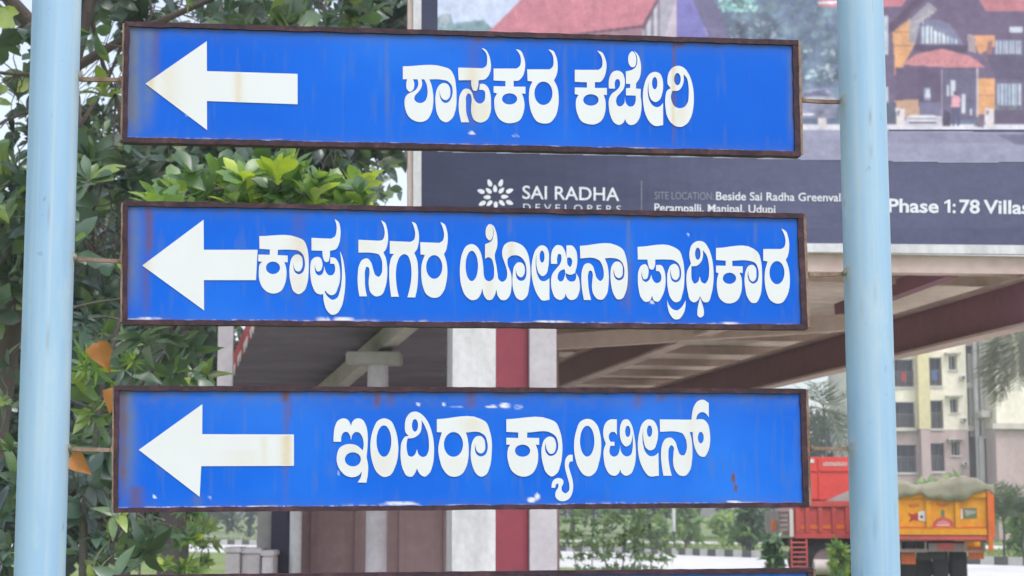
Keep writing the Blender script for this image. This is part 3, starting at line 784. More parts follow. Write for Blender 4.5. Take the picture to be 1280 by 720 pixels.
# fascia beam under the billboard
BY = R(5.0)
BN = Vector((math.sin(BY), -math.cos(BY), 0)); BU = Vector((math.cos(BY), math.sin(BY), 0))
BO = P(527, 250, 12.40)
def bbd(px, py, off=0.0): return onplane(px, py, BO, BN, off)
def bpanel(m, x0, y0, x1, y1, f, bk, mi=0, yr=None):
    """box on the billboard plane from photograph corners (left top, right bottom); yr = (top, bottom) at the right end"""
    yt, yb = yr if yr else (y0, y1)
    c = [(x0, y1), (x1, yb), (x1, yt), (x0, y0)]
    F = [bbd(x, y, f) for x, y in c]; K = [bbd(x, y, bk) for x, y in c]
    m.add(F + K, [(0, 1, 2, 3), (7, 6, 5, 4), (1, 0, 4, 5), (2, 1, 5, 6), (3, 2, 6, 7), (0, 3, 7, 4)], mi)
m = MB(); bpanel(m, 500, 308, 1620, 333, -.02, -.16, 0, (325, 346)); m.build('fascia', tan_p, shed)
# left lean-to: tin roof sloping down to the back, scalloped red and white trim on its end
T0, T1 = P(313.5, 408, 13.5), P(279, 484, 15.6)
T0 = T0 + (T0 - T1) * .25; T1 = T1 + (T1 - T0) * .12
wdt = su * 2.15
m = MB(); vs = []; prof = 46
for i in range(prof):
    s = i / (prof - 1)
    p = T0 + (T1 - T0) * s + Vector((0, 0, .02 * (1 if (i // 2) % 2 else 0)))
    e = p + wdt
    vs += [p, e, p + Vector((0, 0, .01)), e + Vector((0, 0, .01))]
fs = []
for i in range(prof - 1):
    o = i * 4; fs += [(o, o + 1, o + 5, o + 4), (o + 2, o + 6, o + 7, o + 3)]
m.add(vs, fs); m.build('lean_to_roof', tin_p, shed)
m = MB()
L = (T1 - T0).length; td = (T1 - T0).normalized(); nsc = 20
off = -su * .012
m.add([T0 + off + Vector((0, 0, .05)), T1 + off + Vector((0, 0, .05)), T1 + off - Vector((0, 0, .05)), T0 + off - Vector((0, 0, .05)),
       T0 + off + Vector((0, 0, .05)) - su * .008, T1 + off + Vector((0, 0, .05)) - su * .008, T1 + off - Vector((0, 0, .05)) - su * .008, T0 + off - Vector((0, 0, .05)) - su * .008],
      [(0, 1, 2, 3), (7, 6, 5, 4), (0, 4, 5, 1), (3, 2, 6, 7)], 0)
for i in range(nsc):
    p = T0 + off + td * (L * i / nsc) - Vector((0, 0, .051)); q_ = T0 + off + td * (L * (i + 1) / nsc) - Vector((0, 0, .051))
    mid = (p + q_) / 2 - Vector((0, 0, .085))
    m.add([p, q_, mid, p - su * .006, q_ - su * .006, mid - su * .006], [(0, 1, 2), (5, 4, 3), (0, 2, 5, 3), (1, 4, 5, 2)], 1 if i % 3 else 0)
m.build('scalloped_trim', [trimr, trimw], shed)
m = MB(); a = P(273.5, 398, 13.9); c = P(290, 505, 13.9)
m.box((a.x, 13.88, c.z), (c.x, 13.93, a.z)); m.build('end_panel', grey_p, shed)
beambox(P(396, 500, 15.5), P(522, 392, 13.0), .055, .07, pil_p, 'rafter')
# pillar with its capital
m = MB(); a = P(459.5, 456, 13.7); c = P(485.5, 456, 13.7)
xm, rr = (a.x + c.x) / 2, (c.x - a.x) / 2
m.tube([(xm, 13.7, 0), (xm, 13.7, a.z)], rr, 20); m.build('pillar', grey_p, shed)
cp = P(434, 441, 13.7); cq = P(502, 456.5, 13.7)
m = MB(); m.box((cp.x, 13.57, cq.z + .002), (cq.x, 13.83, cp.z), bev=.01); m.build('capital', pil_p, shed)
# back wall, vertical ribs
def ribwall(pa, pb, z0, z1, mat, name, pitch=.19, dep=.035):
    m = MB(); pa, pb = Vector(pa), Vector(pb); L = (pb - pa).length; d = (pb - pa).normalized(); nrm = Vector((d.y, -d.x, 0))
    pts = []; x = 0
    while x < L:
        for dx, dd in ((0, 0), (.09, 0), (.105, dep), (.175, dep)):
            if x + dx < L: pts.append(pa + d * (x + dx) + nrm * dd)
        x += pitch
    pts.append(pb)
    vs = []
    for p in pts: vs += [Vector((p.x, p.y, z0)), Vector((p.x, p.y, z1)), Vector((p.x, p.y, z0)) - nrm * .05, Vector((p.x, p.y, z1)) - nrm * .05]
    fs = []
    for i in range(len(pts) - 1):
        o = i * 4; fs += [(o, o + 4, o + 5, o + 1), (o + 2, o + 3, o + 7, o + 6), (o + 1, o + 5, o + 7, o + 3)]
    m.add(vs, fs); return m.build(name, mat, shed)
wa, wb = P(377, 640, 16.4), P(698, 640, 15.9); wa.z = wb.z = 0
ribwall(wa, wb, 0, 3.40, wall_p, 'wall', .42)
m = MB(); a = P(340, 640, 15.6); c = P(361.5, 640, 15.6); m.box((a.x, 15.58, 0), (c.x, 15.66, 2.25)); m.build('door', nav_p, shed)
m = MB(); a = P(362.5, 640, 15.4); c = P(377.5, 640, 15.4); m.tube([((a.x + c.x) / 2, 15.4, 0), ((a.x + c.x) / 2, 15.4, 2.45)], (c.x - a.x) / 2, 16); m.build('post', white_p, shed)
m = MB(); a = P(322, 640, 15.7); c = P(339.5, 640, 15.7); m.box((a.x, 15.69, 0), (c.x, 16.3, 2.3)); m.build('wall_end', pil_p, shed)
# small concrete boxes left of the shed
blk = wear('concrete_box_render', S(222, 216, 218, .9), S(170, 164, 162, .9), 3, .6, .9, bump=.3)
def cbox(x0, x1, ytop, Y, dep, label):
    a, c = P(x0, ytop, Y), P(x1, ytop, Y)
    m = MB(); m.box((a.x, Y, 0), (c.x, Y + dep, a.z - .05), bev=.01); 
    m.box((a.x - .012, Y - .015, a.z - .048), (c.x + .012, Y + dep + .015, a.z), bev=.008)
    tag(m.build('concrete_box', blk), label, 'concrete box', 'concrete boxes beside the shed')
cbox(282, 300, 684, 15.3, .35, 'narrow grey concrete box, leftmost in the low row beside the shed')
cbox(302, 325.5, 685, 15.35, .4, 'wider grey concrete box in the middle of the low row beside the shed')
cbox(327.5, 341, 688, 15.2, .35, 'short grey concrete box touching the navy door of the shed')

# ------------------------------------------------------------------ billboard
bill = empty('billboard', bbd(527, 303), 'large billboard with villa picture and navy lower band standing on the shed front', 'billboard')
col_m, t, b = newmat('printed_vinyl')
at = N(t, 'ShaderNodeAttribute', attribute_name='Col')
n1 = noise(t, 2.5, 5, .6)
cc = mixc(t, 1.0, at.outputs['Color'], ramp(t, n1, [(.3, (.88, .88, .90)), (.7, (1.08, 1.07, 1.06))]), 'MULTIPLY')
n2 = noise(t, 17, 5, .7); cc = mixc(t, 1.0, cc, ramp(t, n2, [(.3, (.84, .84, .86)), (.7, (1.12, 1.12, 1.10))]), 'MULTIPLY')
t.links.new(cc, b.inputs['Base Color']); b.inputs['Roughness'].default_value = .45
nw = noise(t, 1.6, 3, .5, (1, 1, 2.5)); bp = N(t, 'ShaderNodeBump'); bp.inputs['Strength'].default_value = .35; bp.inputs['Distance'].default_value = .03
t.links.new(nw, bp.inputs['Height']); t.links.new(bp.outputs[0], b.inputs['Normal'])
KP = .95
class Print:
    def __init__(s): s.v, s.f, s.c, s.px, s.k, s.veil = [], [], [], [], 0, 0.0
    def poly(s, pts, rgb, off=None):
        if off is None: s.k += 1; off = .004 + s.k * .00001
        b_ = len(s.v)
        V = [bbd(x, y, off) for x, y in pts]
        area = sum(pts[i - 1][0] * pts[i][1] - pts[i][0] * pts[i - 1][1] for i in range(len(pts)))
        s.v += [tuple(p) for p in V]
        idx = list(range(b_, b_ + len(V)))
        s.px.append(list(pts)); s.f.append(tuple(idx if area < 0 else idx[::-1]))
        s.c.append(S(*[v * (1 - s.veil) + w_ * s.veil for v, w_ in zip(rgb, (160, 158, 192))], KP))
    def rect(s, x0, y0, x1, y1, rgb): s.poly([(x0, y0), (x1, y0), (x1, y1), (x0, y1)], rgb)
    def build(s, name, parent):
        me = bpy.data.meshes.new(name); me.from_pydata(s.v, [], s.f); me.update()
        a = me.color_attributes.new('Col', 'FLOAT_COLOR', 'CORNER')
        li = 0
        for pol, c in zip(me.polygons, s.c):
            for _ in pol.loop_indices:
                a.data[li].color = (*c, 1); li += 1
        return link(name, me, parent, col_m)
# backing panel: navy, going lighter to the right as printed
m = Print()
xs = [527 + (1560 - 527) * i / 40 for i in range(41)]
for i in range(40):
    f = min(1, max(0, (xs[i] - 560) / 420)); f = f * f * (3 - 2 * f)
    cA = tuple(30 + (78 - 30) * f if j == 0 else (38 + (80 - 38) * f if j == 1 else 74 + (112 - 74) * f) for j in range(3))
    cB = tuple(v - 6 for v in cA)
    m.poly([(xs[i], -160), (xs[i + 1], -160), (xs[i + 1], 285), (xs[i], 285)], cA, .0)
    m.poly([(xs[i], 285), (xs[i + 1], 285), (xs[i + 1], 309), (xs[i], 308)], cB, .0)
m.build('panel', bill)
m = MB(); bpanel(m, 527, -160, 1560, 309, -.004, -.06); m.build('backing', grey_p, bill)
m = MB(); bpanel(m, 500, 301, 1560, 310.5, .05, -.015, 0, (310.2, 322.0)); m.build('bottom_rail', white_p, bill)
m = MB(); bpanel(m, 516.3, -165, 526.5, 310, .03, -.10); bpanel(m, 510, -165, 516, 310, .0, -.22, 1); m.build('side_post', [white_p, tan_p], bill)

r2 = random.Random(3)
pic = Print(); pic.veil = .08
pic.rect(547, -155, 1556, 160, (203, 214, 240))
# soft hills of trees on the left of the picture
def blobs(x0, x1, y0, y1, n, cols, rmin, rmax):
    for _ in range(n):
        cx, cy = r2.uniform(x0, x1), r2.uniform(y0, y1); rr = r2.uniform(rmin, rmax); k = r2.randint(7, 10)
        pic.poly([(min(max(cx + rr * r2.uniform(.6, 1.15) * math.cos(2 * math.pi * i / k), 548), 1554), min(cy + rr * r2.uniform(.5, .95) * math.sin(2 * math.pi * i / k), 158)) for i in range(k)], r2.choice(cols))
pic.poly([(547, 60), (547, 22), (556, 16), (563, 18), (567, 29), (585, 27), (604, 25), (620, 40), (620, 60)], (128, 156, 165))
pic.poly([(548, 34), (551, 18), (560, 16), (563, 24), (556, 36)], (170, 182, 192))
for i in range(26):
    cx, cy = r2.uniform(550, 612), r2.uniform(30, 48); rr = r2.uniform(2, 5)
    pic.poly([(cx + rr * math.cos(a) * r2.uniform(.7, 1.1), cy + rr * .7 * math.sin(a)) for a in [k * .785 for k in range(8)]], r2.choice([(108, 142, 150), (136, 166, 168), (96, 128, 142)]))
pic.rect(884, -155, 1554, 158, (98, 112, 138))
blobs(888, 1070, -150, 150, 160, [(88, 104, 130), (100, 120, 138), (108, 130, 146), (80, 94, 122)], 5, 13); blobs(888, 1070, -40, 140, 420, [(92, 110, 134), (98, 118, 138), (106, 128, 144), (88, 104, 128), (112, 134, 148), (94, 114, 134)], 2.2, 6.5)
blobs(898, 945, -6, 14, 70, [(120, 168, 168), (140, 190, 182), (168, 206, 200)], 1.5, 4)
blobs(910, 975, 25, 48, 60, [(132, 148, 168), (150, 168, 184), (112, 124, 150)], 1, 3)
for yy in (66, 90, 98, 86): blobs(1002, 1045, yy - 4, yy + 3, 8, [(146, 160, 178), (168, 186, 194)], 1.5, 4)
# the red-roofed hall
pic.poly([(588, 62), (655, -4), (690, -70), (860, -70), (803, 33.5), (700, 46), (640, 52), (640, 62)], (200, 122, 136))
for i in range(60):
    x, y = r2.uniform(640, 800), r2.uniform(-50, 26)
    if x < 812 - max(0, y) * .5: pic.poly([(x, y), (x + 2.2, y - 4), (x + 4.5, y - 4), (x + 2.2, y + 1)], r2.choice([(208, 132, 145), (190, 112, 128), (212, 142, 150)]))
pic.poly([(640, 62), (640, 50), (700, 45.5), (803, 33), (803, 62)], (150, 112, 126))
pic.poly([(700, 46.5), (700, 44.2), (803, 31.5), (803, 34.5)], (92, 62, 78))
pic.poly([(803, 62), (803, 32), (821, 0), (845, -44), (845, 62)], (176, 170, 184))
for i in range(5): pic.poly([(805.5 + i * 4.2, 56), (805.5 + i * 4.2, 34 - i * 7.5), (808 + i * 4.2, 30 - i * 7.5), (808 + i * 4.2, 56)], (206, 204, 214) if i % 2 else (126, 112, 130))
pic.poly([(801, 34), (822, -3), (846, -46), (848, -44), (824, 0), (804.5, 38)], (100, 72, 92))
pic.poly([(826, 62), (845, -2), (845, 62)], (206, 190, 204))
pic.poly([(845, 62), (845, -70), (868, -70), (870, 0), (885, 48), (888, 62)], (124, 118, 188))
pic.poly([(866, 0), (862, -70), (890, -70), (893, 0), (912, 44), (920, 62), (888, 62), (884, 42)], (108, 102, 138))
# the villa
pic.rect(1058, -155, 1555, 150, (104, 88, 118))
pic.poly([(1060, -150), (1103, -150), (1103, 66), (1060, 66)], (112, 120, 150))
pic.poly([(1020, -28), (1150, -28), (1127, 8.5), (1024, 8.5)], (198, 120, 132))
pic.poly([(1022, 2.5), (1048, 1), (1048, 4.2), (1022, 5.5)], (238, 232, 240))
pic.poly([(1208, -28), (1400, -28), (1400, 14), (1232, 14)], (198, 124, 134)); pic.poly([(1262, -3), (1400, 20), (1400, -2), (1280, -8)], (214, 206, 220))
pic.poly([(1105, 36), (1140, 2), (1162, -16), (1166, -10), (1112, 42)], (88, 66, 92))
pic.poly([(1115, 41), (1137, 24), (1144, 53), (1119, 103), (1117, 60)], (222, 162, 112))
pic.poly([(1117, 39.6), (1138, 39.6), (1138, 40.6), (1117, 40.6)], (150, 110, 100)); pic.poly([(1117, 57), (1140, 57), (1140, 58), (1117, 58)], (150, 110, 100))
pic.poly([(1136, 27), (1160, 3), (1172, 12), (1150, 29), (1144, 56), (1137, 54)], (160, 154, 166))
for i in range(30):
    s = r2.random(); x, y = 1137 + 28 * s + r2.uniform(-3, 5), 36 - 26 * s + r2.uniform(-3, 6)
    pic.poly([(x, y), (x + 3, y - 1), (x + 3.4, y + 1.2), (x + .4, y + 1.6)], r2.choice([(186, 180, 186), (138, 128, 146), (172, 164, 170)]))
pic.poly([(1150, 56), (1150, 33), (1158, 26), (1172, 24), (1186, 30), (1196, 42), (1204, 56)], (124, 124, 154))
for i in range(9):
    x = 1152 + i * 5.2; pic.poly([(x, 55), (x, 34 if i < 3 else 31 + i * 2.2), (x + 2.8, 32 if i < 3 else 33 + i * 2.2), (x + 2.8, 55)], r2.choice([(196, 216, 228), (214, 226, 232), (160, 180, 204)]))
pic.poly([(1143, 56), (1211, 57), (1207, 66), (1142, 64)], (78, 64, 92))
pic.poly([(1218, 44), (1243, 44), (1243, 58), (1224, 68), (1220, 60)], (222, 158, 116)); pic.poly([(1209, 43), (1218, 44), (1220, 66), (1210, 64)], (170, 152, 158))
pic.rect(1223, 98.5, 1243.5, 143, (222, 160, 108)); pic.poly([(1223, 119), (1243.5, 119), (1243.5, 120), (1223, 120)], (160, 112, 100))
pic.poly([(1218, 124), (1223, 124), (1223, 146), (1218, 146)], (172, 140, 128))
pic.poly([(1127, 81), (1145, 68), (1178, 61), (1214, 71), (1231, 84), (1200, 85)], (204, 134, 140))
for i in range(14): x = 1140 + i * 6; pic.poly([(x, 80), (x + 2, 74), (x + 4, 74), (x + 2.4, 80)], r2.choice([(188, 116, 126), (212, 146, 150)]))
pic.rect(1119, 84.5, 1222, 148, (96, 80, 108))
pic.poly([(1118, 126), (1148, 124), (1149, 146), (1118, 146)], (196, 156, 132))
pic.rect(1148, 84.5, 1176, 130, (88, 74, 102)); pic.rect(1149, 128, 1176, 146, (112, 108, 140))
pic.rect(1155, 110, 1163, 126, (132, 136, 168)); pic.poly([(1157, 112), (1161, 111), (1163, 122), (1156, 123)], (198, 202, 216))
pic.rect(1180, 88, 1221, 146, (100, 94, 124))
for x0, x1, y0, y1 in ((1188, 1194, 100, 120), (1202, 1206, 118, 142), (1184, 1186, 106, 120), (1212, 1214, 136, 144)): pic.rect(x0, y0, x1, y1, (206, 210, 222))
pic.rect(1176.3, 87, 1178.2, 158, (168, 160, 176)); pic.rect(1220.8, 86, 1222.4, 146, (196, 186, 196))
pic.rect(1243.5, 50, 1278, 69, (126, 126, 158))
for i in range(8): x = 1245 + i * 4.1; pic.rect(x, 51, x + 2.3, 67.5, r2.choice([(190, 198, 214), (168, 176, 202)]))
pic.poly([(1232, 76), (1234, 54), (1240, 50), (1240, 72)], (150, 104, 104))
pic.poly([(1232, 68.5), (1400, 70), (1400, 99), (1244, 99)], (88, 78, 108)); pic.rect(1262, 34, 1278, 41, (208, 214, 228))
pic.rect(1245.5, 104, 1277.5, 133, (120, 124, 156))
for i in range(7): x = 1247 + i * 4.4; pic.rect(x, 105.5, x + 2.4, 132, r2.choice([(200, 214, 222), (220, 228, 232), (176, 190, 206)]))
for y0, y1 in ((20, 68), (108, 140)): pic.rect(1104, y0, 1110, y1, (190, 200, 216))
blobs(1243, 1300, 132, 140, 16, [(110, 128, 128), (92, 110, 116)], 2, 4)
pic.rect(1104, 128, 1120, 157, (84, 90, 112)); pic.rect(1242, 137, 1400, 161, (94, 80, 106))
pic.rect(1000, 155.5, 1554, 162.5, (216, 212, 226))
pic.poly([(1134, 145), (1176, 145), (1178, 158), (1128, 158)], (206, 200, 214))
for y in (144, 149.5): pic.poly([(1137, y), (1168, y), (1170, y + 3.2), (1136, y + 3.2)], (228, 226, 236)); pic.poly([(1136, y + 3.2), (1170, y + 3.2), (1171, y + 5), (1135, y + 5)], (82, 70, 92))
for x0 in (1119.5, 1230.5, 1021.5): pic.poly([(x0, 135), (x0 + 11.5, 136.5), (x0 + 11, 160), (x0 + 1, 160)], (222, 212, 216)); pic.poly([(x0 + 2, 139), (x0 + 5.5, 138.6), (x0 + 4, 144), (x0 + 2.4, 145)], (96, 90, 108))
pic.poly([(1000, 160), (1000, 118), (1006, 112), (1032, 110), (1042, 117), (1046, 124), (1046, 148), (1000, 148)], (134, 136, 162))
pic.poly([(1003, 117), (1030, 112), (1036, 120), (1003, 121)], (92, 96, 126)); pic.poly([(1002, 122), (1040, 121), (1044, 125), (1002, 127)], (172, 172, 188)); pic.rect(1002, 142, 1018, 144.5, (226, 224, 234))
# figure with a scooter, printed small
pic.poly([(1178, 158), (1178, 141), (1182, 138), (1188, 142), (1188, 158)], (70, 60, 84))
pic.poly([(1190, 158), (1189, 134), (1200, 134), (1199, 158), (1196.5, 158), (1195, 142), (1193, 158)], (78, 76, 110))
pic.poly([(1188.6, 134), (1189, 122), (1193, 119.5), (1198, 120), (1200.4, 124), (1199.6, 134)], (222, 160, 172))
pic.poly([(1192, 119), (1191.6, 115), (1194.5, 113.4), (1197, 115), (1196.6, 119)], (96, 72, 88))
pic.poly([(1217, 158), (1222, 146), (1230, 150), (1230, 160)], (112, 98, 116))
pic.poly([(527.5, 162), (1000, 162), (1555, 168), (1555, 200), (1200, 204), (1000, 200), (527.5, 190)], (146, 146, 172))
pic.poly([(1085, 164), (1555, 169), (1555, 181), (1085, 178)], (136, 134, 162)); pic.poly([(1245, 168), (1555, 172), (1555, 182), (1270, 181)], (108, 104, 134))
# the printed picture: the shapes above painted onto one fine flat sheet, slightly soft like a print
def grid_axis(lo, a, c, hi, fine_, coarse): return np.concatenate([np.arange(lo, a, coarse), np.arange(a, c, fine_), np.arange(c, hi + coarse, coarse)])
gx = grid_axis(547, 547, 1292, 1555, 1.15, 12); gy = grid_axis(-155, -30, 205, 204, 1.15, 10)
GX_, GY_ = np.meshgrid(gx, gy)
img = np.zeros(GX_.shape + (3,)); img[:] = S(203, 214, 240, KP)
msk = np.zeros(GX_.shape, bool)
for pts, c in zip(pic.px, pic.c):
    pa = np.array(pts); x0_, y0_ = pa.min(0); x1_, y1_ = pa.max(0)
    ia, ib = np.searchsorted(gx, x0_), np.searchsorted(gx, x1_, 'right'); ja, jb = np.searchsorted(gy, y0_), np.searchsorted(gy, y1_, 'right')
    if ib <= ia or jb <= ja: continue
    sub_ = np.stack([GX_[ja:jb, ia:ib].ravel(), GY_[ja:jb, ia:ib].ravel()], 1)
    ins = (winding(sub_, [tuple(p) for p in pts]) != 0).reshape(jb - ja, ib - ia)
    img[ja:jb, ia:ib][ins] = c
    msk[ja:jb, ia:ib] |= ins
nz = vnoise(len(gx), len(gy), 70, 26, 77)[..., None]; nz2 = vnoise(len(gx), len(gy), 22, 8, 78)[..., None]
tree_ = (np.clip((GX_ - 885) / 30, 0, 1) * np.clip((1062 - GX_) / 10, 0, 1) * np.clip((158 - GY_) / 10, 0, 1))[..., None]
img = img * (1 + (nz - .5) * (.35 + .9 * tree_) + (nz2 - .5) * (.18 + .8 * tree_))
for _ in range(2):
    p_ = np.pad(img, ((1, 1), (1, 1), (0, 0)), 'edge')
    img = (p_[1:-1, 1:-1] * 2 + p_[:-2, 1:-1] + p_[2:, 1:-1] + p_[1:-1, :-2] + p_[1:-1, 2:]) / 6
hx_, hy_ = len(gx), len(gy)
me = bpy.data.meshes.new('picture')
keep_ = lambda j, i: msk[j, i] and msk[j + 1, i + 1] and msk[j + 1, i] and msk[j, i + 1]
me.from_pydata([tuple(bbd(x, y, .004)) for y in gy for x in gx], [], [(j * hx_ + i, (j + 1) * hx_ + i, (j + 1) * hx_ + i + 1, j * hx_ + i + 1) for j in range(hy_ - 1) for i in range(hx_ - 1) if keep_(j, i)])
ca = me.color_attributes.new('Col', 'FLOAT_COLOR', 'POINT')
ca.data.foreach_set('color', np.concatenate([np.clip(img, 0, 1), np.ones(GX_.shape + (1,))], 2).astype(np.float32).ravel())
link('picture', me, bill, col_m)

# emblem: a ring of ten leaves with five inner ones, and the lettering
lett = MB()
tw = wear('printed_white', (.70, .71, .78), (.6, .61, .68), 3, .3, .5)
tg = wear('printed_grey', (.22, .23, .30), (.18, .19, .25), 3, .3, .5)
emb = MB()
def petal(cx, cy, ang, ln, wd):
    pts = []
    for i in range(14):
        a = 2 * math.pi * i / 14
        x = ln * math.cos(a); y = wd * math.sin(a) * (1 - .25 * math.cos(a))
        pts.append((cx + x * math.cos(ang) - y * math.sin(ang), cy + x * math.sin(ang) + y * math.cos(ang)))
    emb.add([bbd(px, py, .004) for px, py in pts], [tuple(reversed(range(14)))])
ex, ey = 619.5, 243.5
for x, y in ((618.8, 235.8), (610.8, 238.6), (626.8, 238.2), (608.7, 246.6), (630.8, 246), (611.8, 254.3), (627.4, 253.9), (619.6, 256.6)): petal(x, y, math.atan2(y - 246.4, x - 619.6), 4.6, 2.5)
for x, y in ((612, 228.8), (626, 228.8), (601.2, 239.3), (637, 238.7), (602.8, 254.4), (637, 253.4)): petal(x, y, math.atan2(y - 246, x - 619.5), 4.8, 2.7)
emb.build('emblem', tw, bill)

def text_mesh(body, x, y, height, mat, name, bold=0.0, width=None, spacing=1.0, tilt=0.0, off=.0045):
    """flat text on the billboard, baseline starting at photograph point (x, y), cap height in photograph pixels"""
    cu = bpy.data.curves.new('txt', 'FONT'); cu.body = body; cu.size = 1.0; cu.offset = bold; cu.space_character = spacing; cu.resolution_u = 4
    ob = bpy.data.objects.new('txt', cu); COL.objects.link(ob)
    dg = bpy.context.evaluated_depsgraph_get(); dg.update()
    me = bpy.data.meshes.new_from_object(ob.evaluated_get(dg))
    bpy.data.objects.remove(ob)
    co = np.array([v.co[:] for v in me.vertices])
    cap = .70
    sc = height / cap
    w0 = co[:, 0].max() - co[:, 0].min()
    sx = sc if width is None else width / w0
    x00 = co[:, 0].min()
    for v in me.vertices:
        px = x + (v.co.x - x00) * sx; py = y - v.co.y * sc + (v.co.x - x00) * sx * tilt
        v.co = bbd(px, py, off)
    return link(name, me, bill, mat)
text_mesh('SAI RADHA', 653, 248.5, 16.5, tw, 'lettering', .008, 121, tilt=.022)
text_mesh('DEVELOPERS', 654, 263.5, 9.0, tg if False else tw, 'lettering', -.004, 122, 1.6, tilt=.02)
text_mesh('SITE LOCATION:', 818, 249, 9.5, tg, 'lettering', .0, 74, tilt=.014)
text_mesh('Beside Sai Radha Greenvalley', 895, 250, 10.2, tw, 'lettering', .010, 173, tilt=.012)
text_mesh('Perampalli, Manipal, Udupi', 818, 264.5, 10.2, tw, 'lettering', .010, 151, tilt=.014)
text_mesh('Phase', 1110, 265, 16.5, tw, 'lettering', .024, 63, tilt=.0135)
text_mesh(':', 1190.6, 266, 16.5, tw, 'lettering', .024, 3.6, tilt=.0135)
text_mesh('78', 1199, 266.2, 16.5, tw, 'lettering', .024, 25.5, tilt=.0135)
text_mesh('Villas', 1229, 266.6, 16.5, tw, 'lettering', .024, 58, tilt=.0135)
m = MB(); m.add([bbd(x, y, .0045) for x, y in ((1184.2, 266), (1184.2, 253.4), (1180.2, 255.4), (1180.2, 252.6), (1185.4, 249.6), (1187.7, 249.6), (1187.7, 266))], [(0, 6, 5, 4, 3, 2, 1)]); m.build('lettering', tw, bill)
m = MB(); bpanel(m, 801.3, 226, 802.3, 268, .004, .001); m.build('divider', tg, bill)
# ------------------------------------------------------------------ foliage
OBOV = (.06, .42, .78, 1.0, .86, .10)
OVAL = (.06, .62, 1.0, .92, .58, .04)
LANC = (.05, .55, .9, .75, .4, .02)
def leaf_mesh(name, pos, axis, nrm, ln, wd, tone, prof, mat, parent, fold=.22, droop=.35):
    """real leaf blades: each a folded, drooping strip of ten quads; arrays of equal length"""
    pos, axis, nrm = np.asarray(pos), np.asarray(axis), np.asarray(nrm)
    n = len(pos)
    axis = axis / np.linalg.norm(axis, axis=1, keepdims=True)
    side = np.cross(axis, nrm); side /= (np.linalg.norm(side, axis=1, keepdims=True) + 1e-9)
    up = np.cross(side, axis)
    K = len(prof); ts = np.linspace(0, 1, K)
    V = np.zeros((n, K, 3, 3))
    ln = np.asarray(ln)[:, None]; wd = np.asarray(wd)[:, None]
    dr = droop * rng.uniform(.3, 1.5, (n, 1)); tw = rng.uniform(-.35, .35, (n, 1))
    for k, t_ in enumerate(ts):
        c = pos + axis * (ln * t_) - up * (ln * dr * t_ * t_)
        hw = wd * .5 * prof[k]
        s2 = side + up * tw * t_
        lift = up * (hw * fold * rng.uniform(.4, 1.6, (n, 1)))
        V[:, k, 0] = c - s2 * hw + lift
        V[:, k, 1] = c
        V[:, k, 2] = c + s2 * hw + lift
    V = V.reshape(-1, 3)
    base = (np.arange(n) * K * 3)[:, None, None]
    q_ = []
    for k in range(K - 1):
        for j in range(2):
            o = k * 3 + j
            q_.append((o, o + 1, o + 4, o + 3))
    F = (base + np.array(q_)[None]).reshape(-1, 4)
    me = bpy.data.meshes.new(name)
    me.vertices.add(len(V)); me.vertices.foreach_set('co', V.ravel())
    me.loops.add(F.size); me.loops.foreach_set('vertex_index', F.ravel().astype(np.int32))
    me.polygons.add(len(F)); me.polygons.foreach_set('loop_start', (np.arange(len(F)) * 4).astype(np.int32))
    me.polygons.foreach_set('use_smooth', np.ones(len(F), bool))
    me.update(calc_edges=True)
    a = me.attributes.new('tone', 'FLOAT', 'POINT')
    a.data.foreach_set('value', np.repeat(np.clip(tone, 0, 1), K * 3).astype(np.float32))
    return link(name, me, parent, mat)

def unit(n):
    v = rng.normal(size=(n, 3)); return v / np.linalg.norm(v, axis=1, keepdims=True)

def rosettes(tips, dirs, per, ln, wd, spread=(.35, 1.25), tone=(.2, .8), tipvar=.15):
    """whorls of leaves at twig tips"""
    pos, ax, nr, L, W, T = [], [], [], [], [], []
    for p, d in zip(tips, dirs):
        d = d / np.linalg.norm(d)
        r = np.array([0, 0, 1.0]) if abs(d[2]) < .9 else np.array([1.0, 0, 0])
        a = np.cross(d, r); a /= np.linalg.norm(a); b_ = np.cross(d, a)
        k = rng.integers(per[0], per[1] + 1); ph = rng.uniform(0, 6.28); tc = rng.uniform(*tone)
        sc = rng.uniform(.75, 1.2)
        for i in range(k):
            an = ph + i * 2.4; el = rng.uniform(*spread)
            radial = a * math.cos(an) + b_ * math.sin(an)
            v = d * math.cos(el) + radial * math.sin(el)
            pos.append(p - d * rng.uniform(0, .09) * ln[1] * 3); ax.append(v)
            nr.append(d * math.sin(el) - radial * math.cos(el) + rng.normal(size=3) * .25)
            l = rng.uniform(*ln) * sc * (.6 + .4 * min(1, el / .8)); L.append(l); W.append(l * rng.uniform(*wd))
            T.append(tc + rng.normal() * tipvar)
    return [np.array(v) for v in (pos, ax, nr, L, W, T)]

def wood(mb, p0, p1, r0, r1, wob=.12, n=7):
    p0, p1 = Vector(p0), Vector(p1); L = (p1 - p0).length
    pts = []; ph = [random.uniform(0, 6.28) for _ in range(3)]
    for i in range(n):
        s = i / (n - 1)
        o = Vector((math.sin(ph[0] + s * 5), math.sin(ph[1] + s * 4), math.sin(ph[2] + s * 3) * .5)) * (L * wob * .5 * math.sin(s * math.pi))
        pts.append(p0 + (p1 - p0) * s + o)
    mb.tube(pts, [r0 + (r1 - r0) * i / (n - 1) for i in range(n)], 8)
    return pts

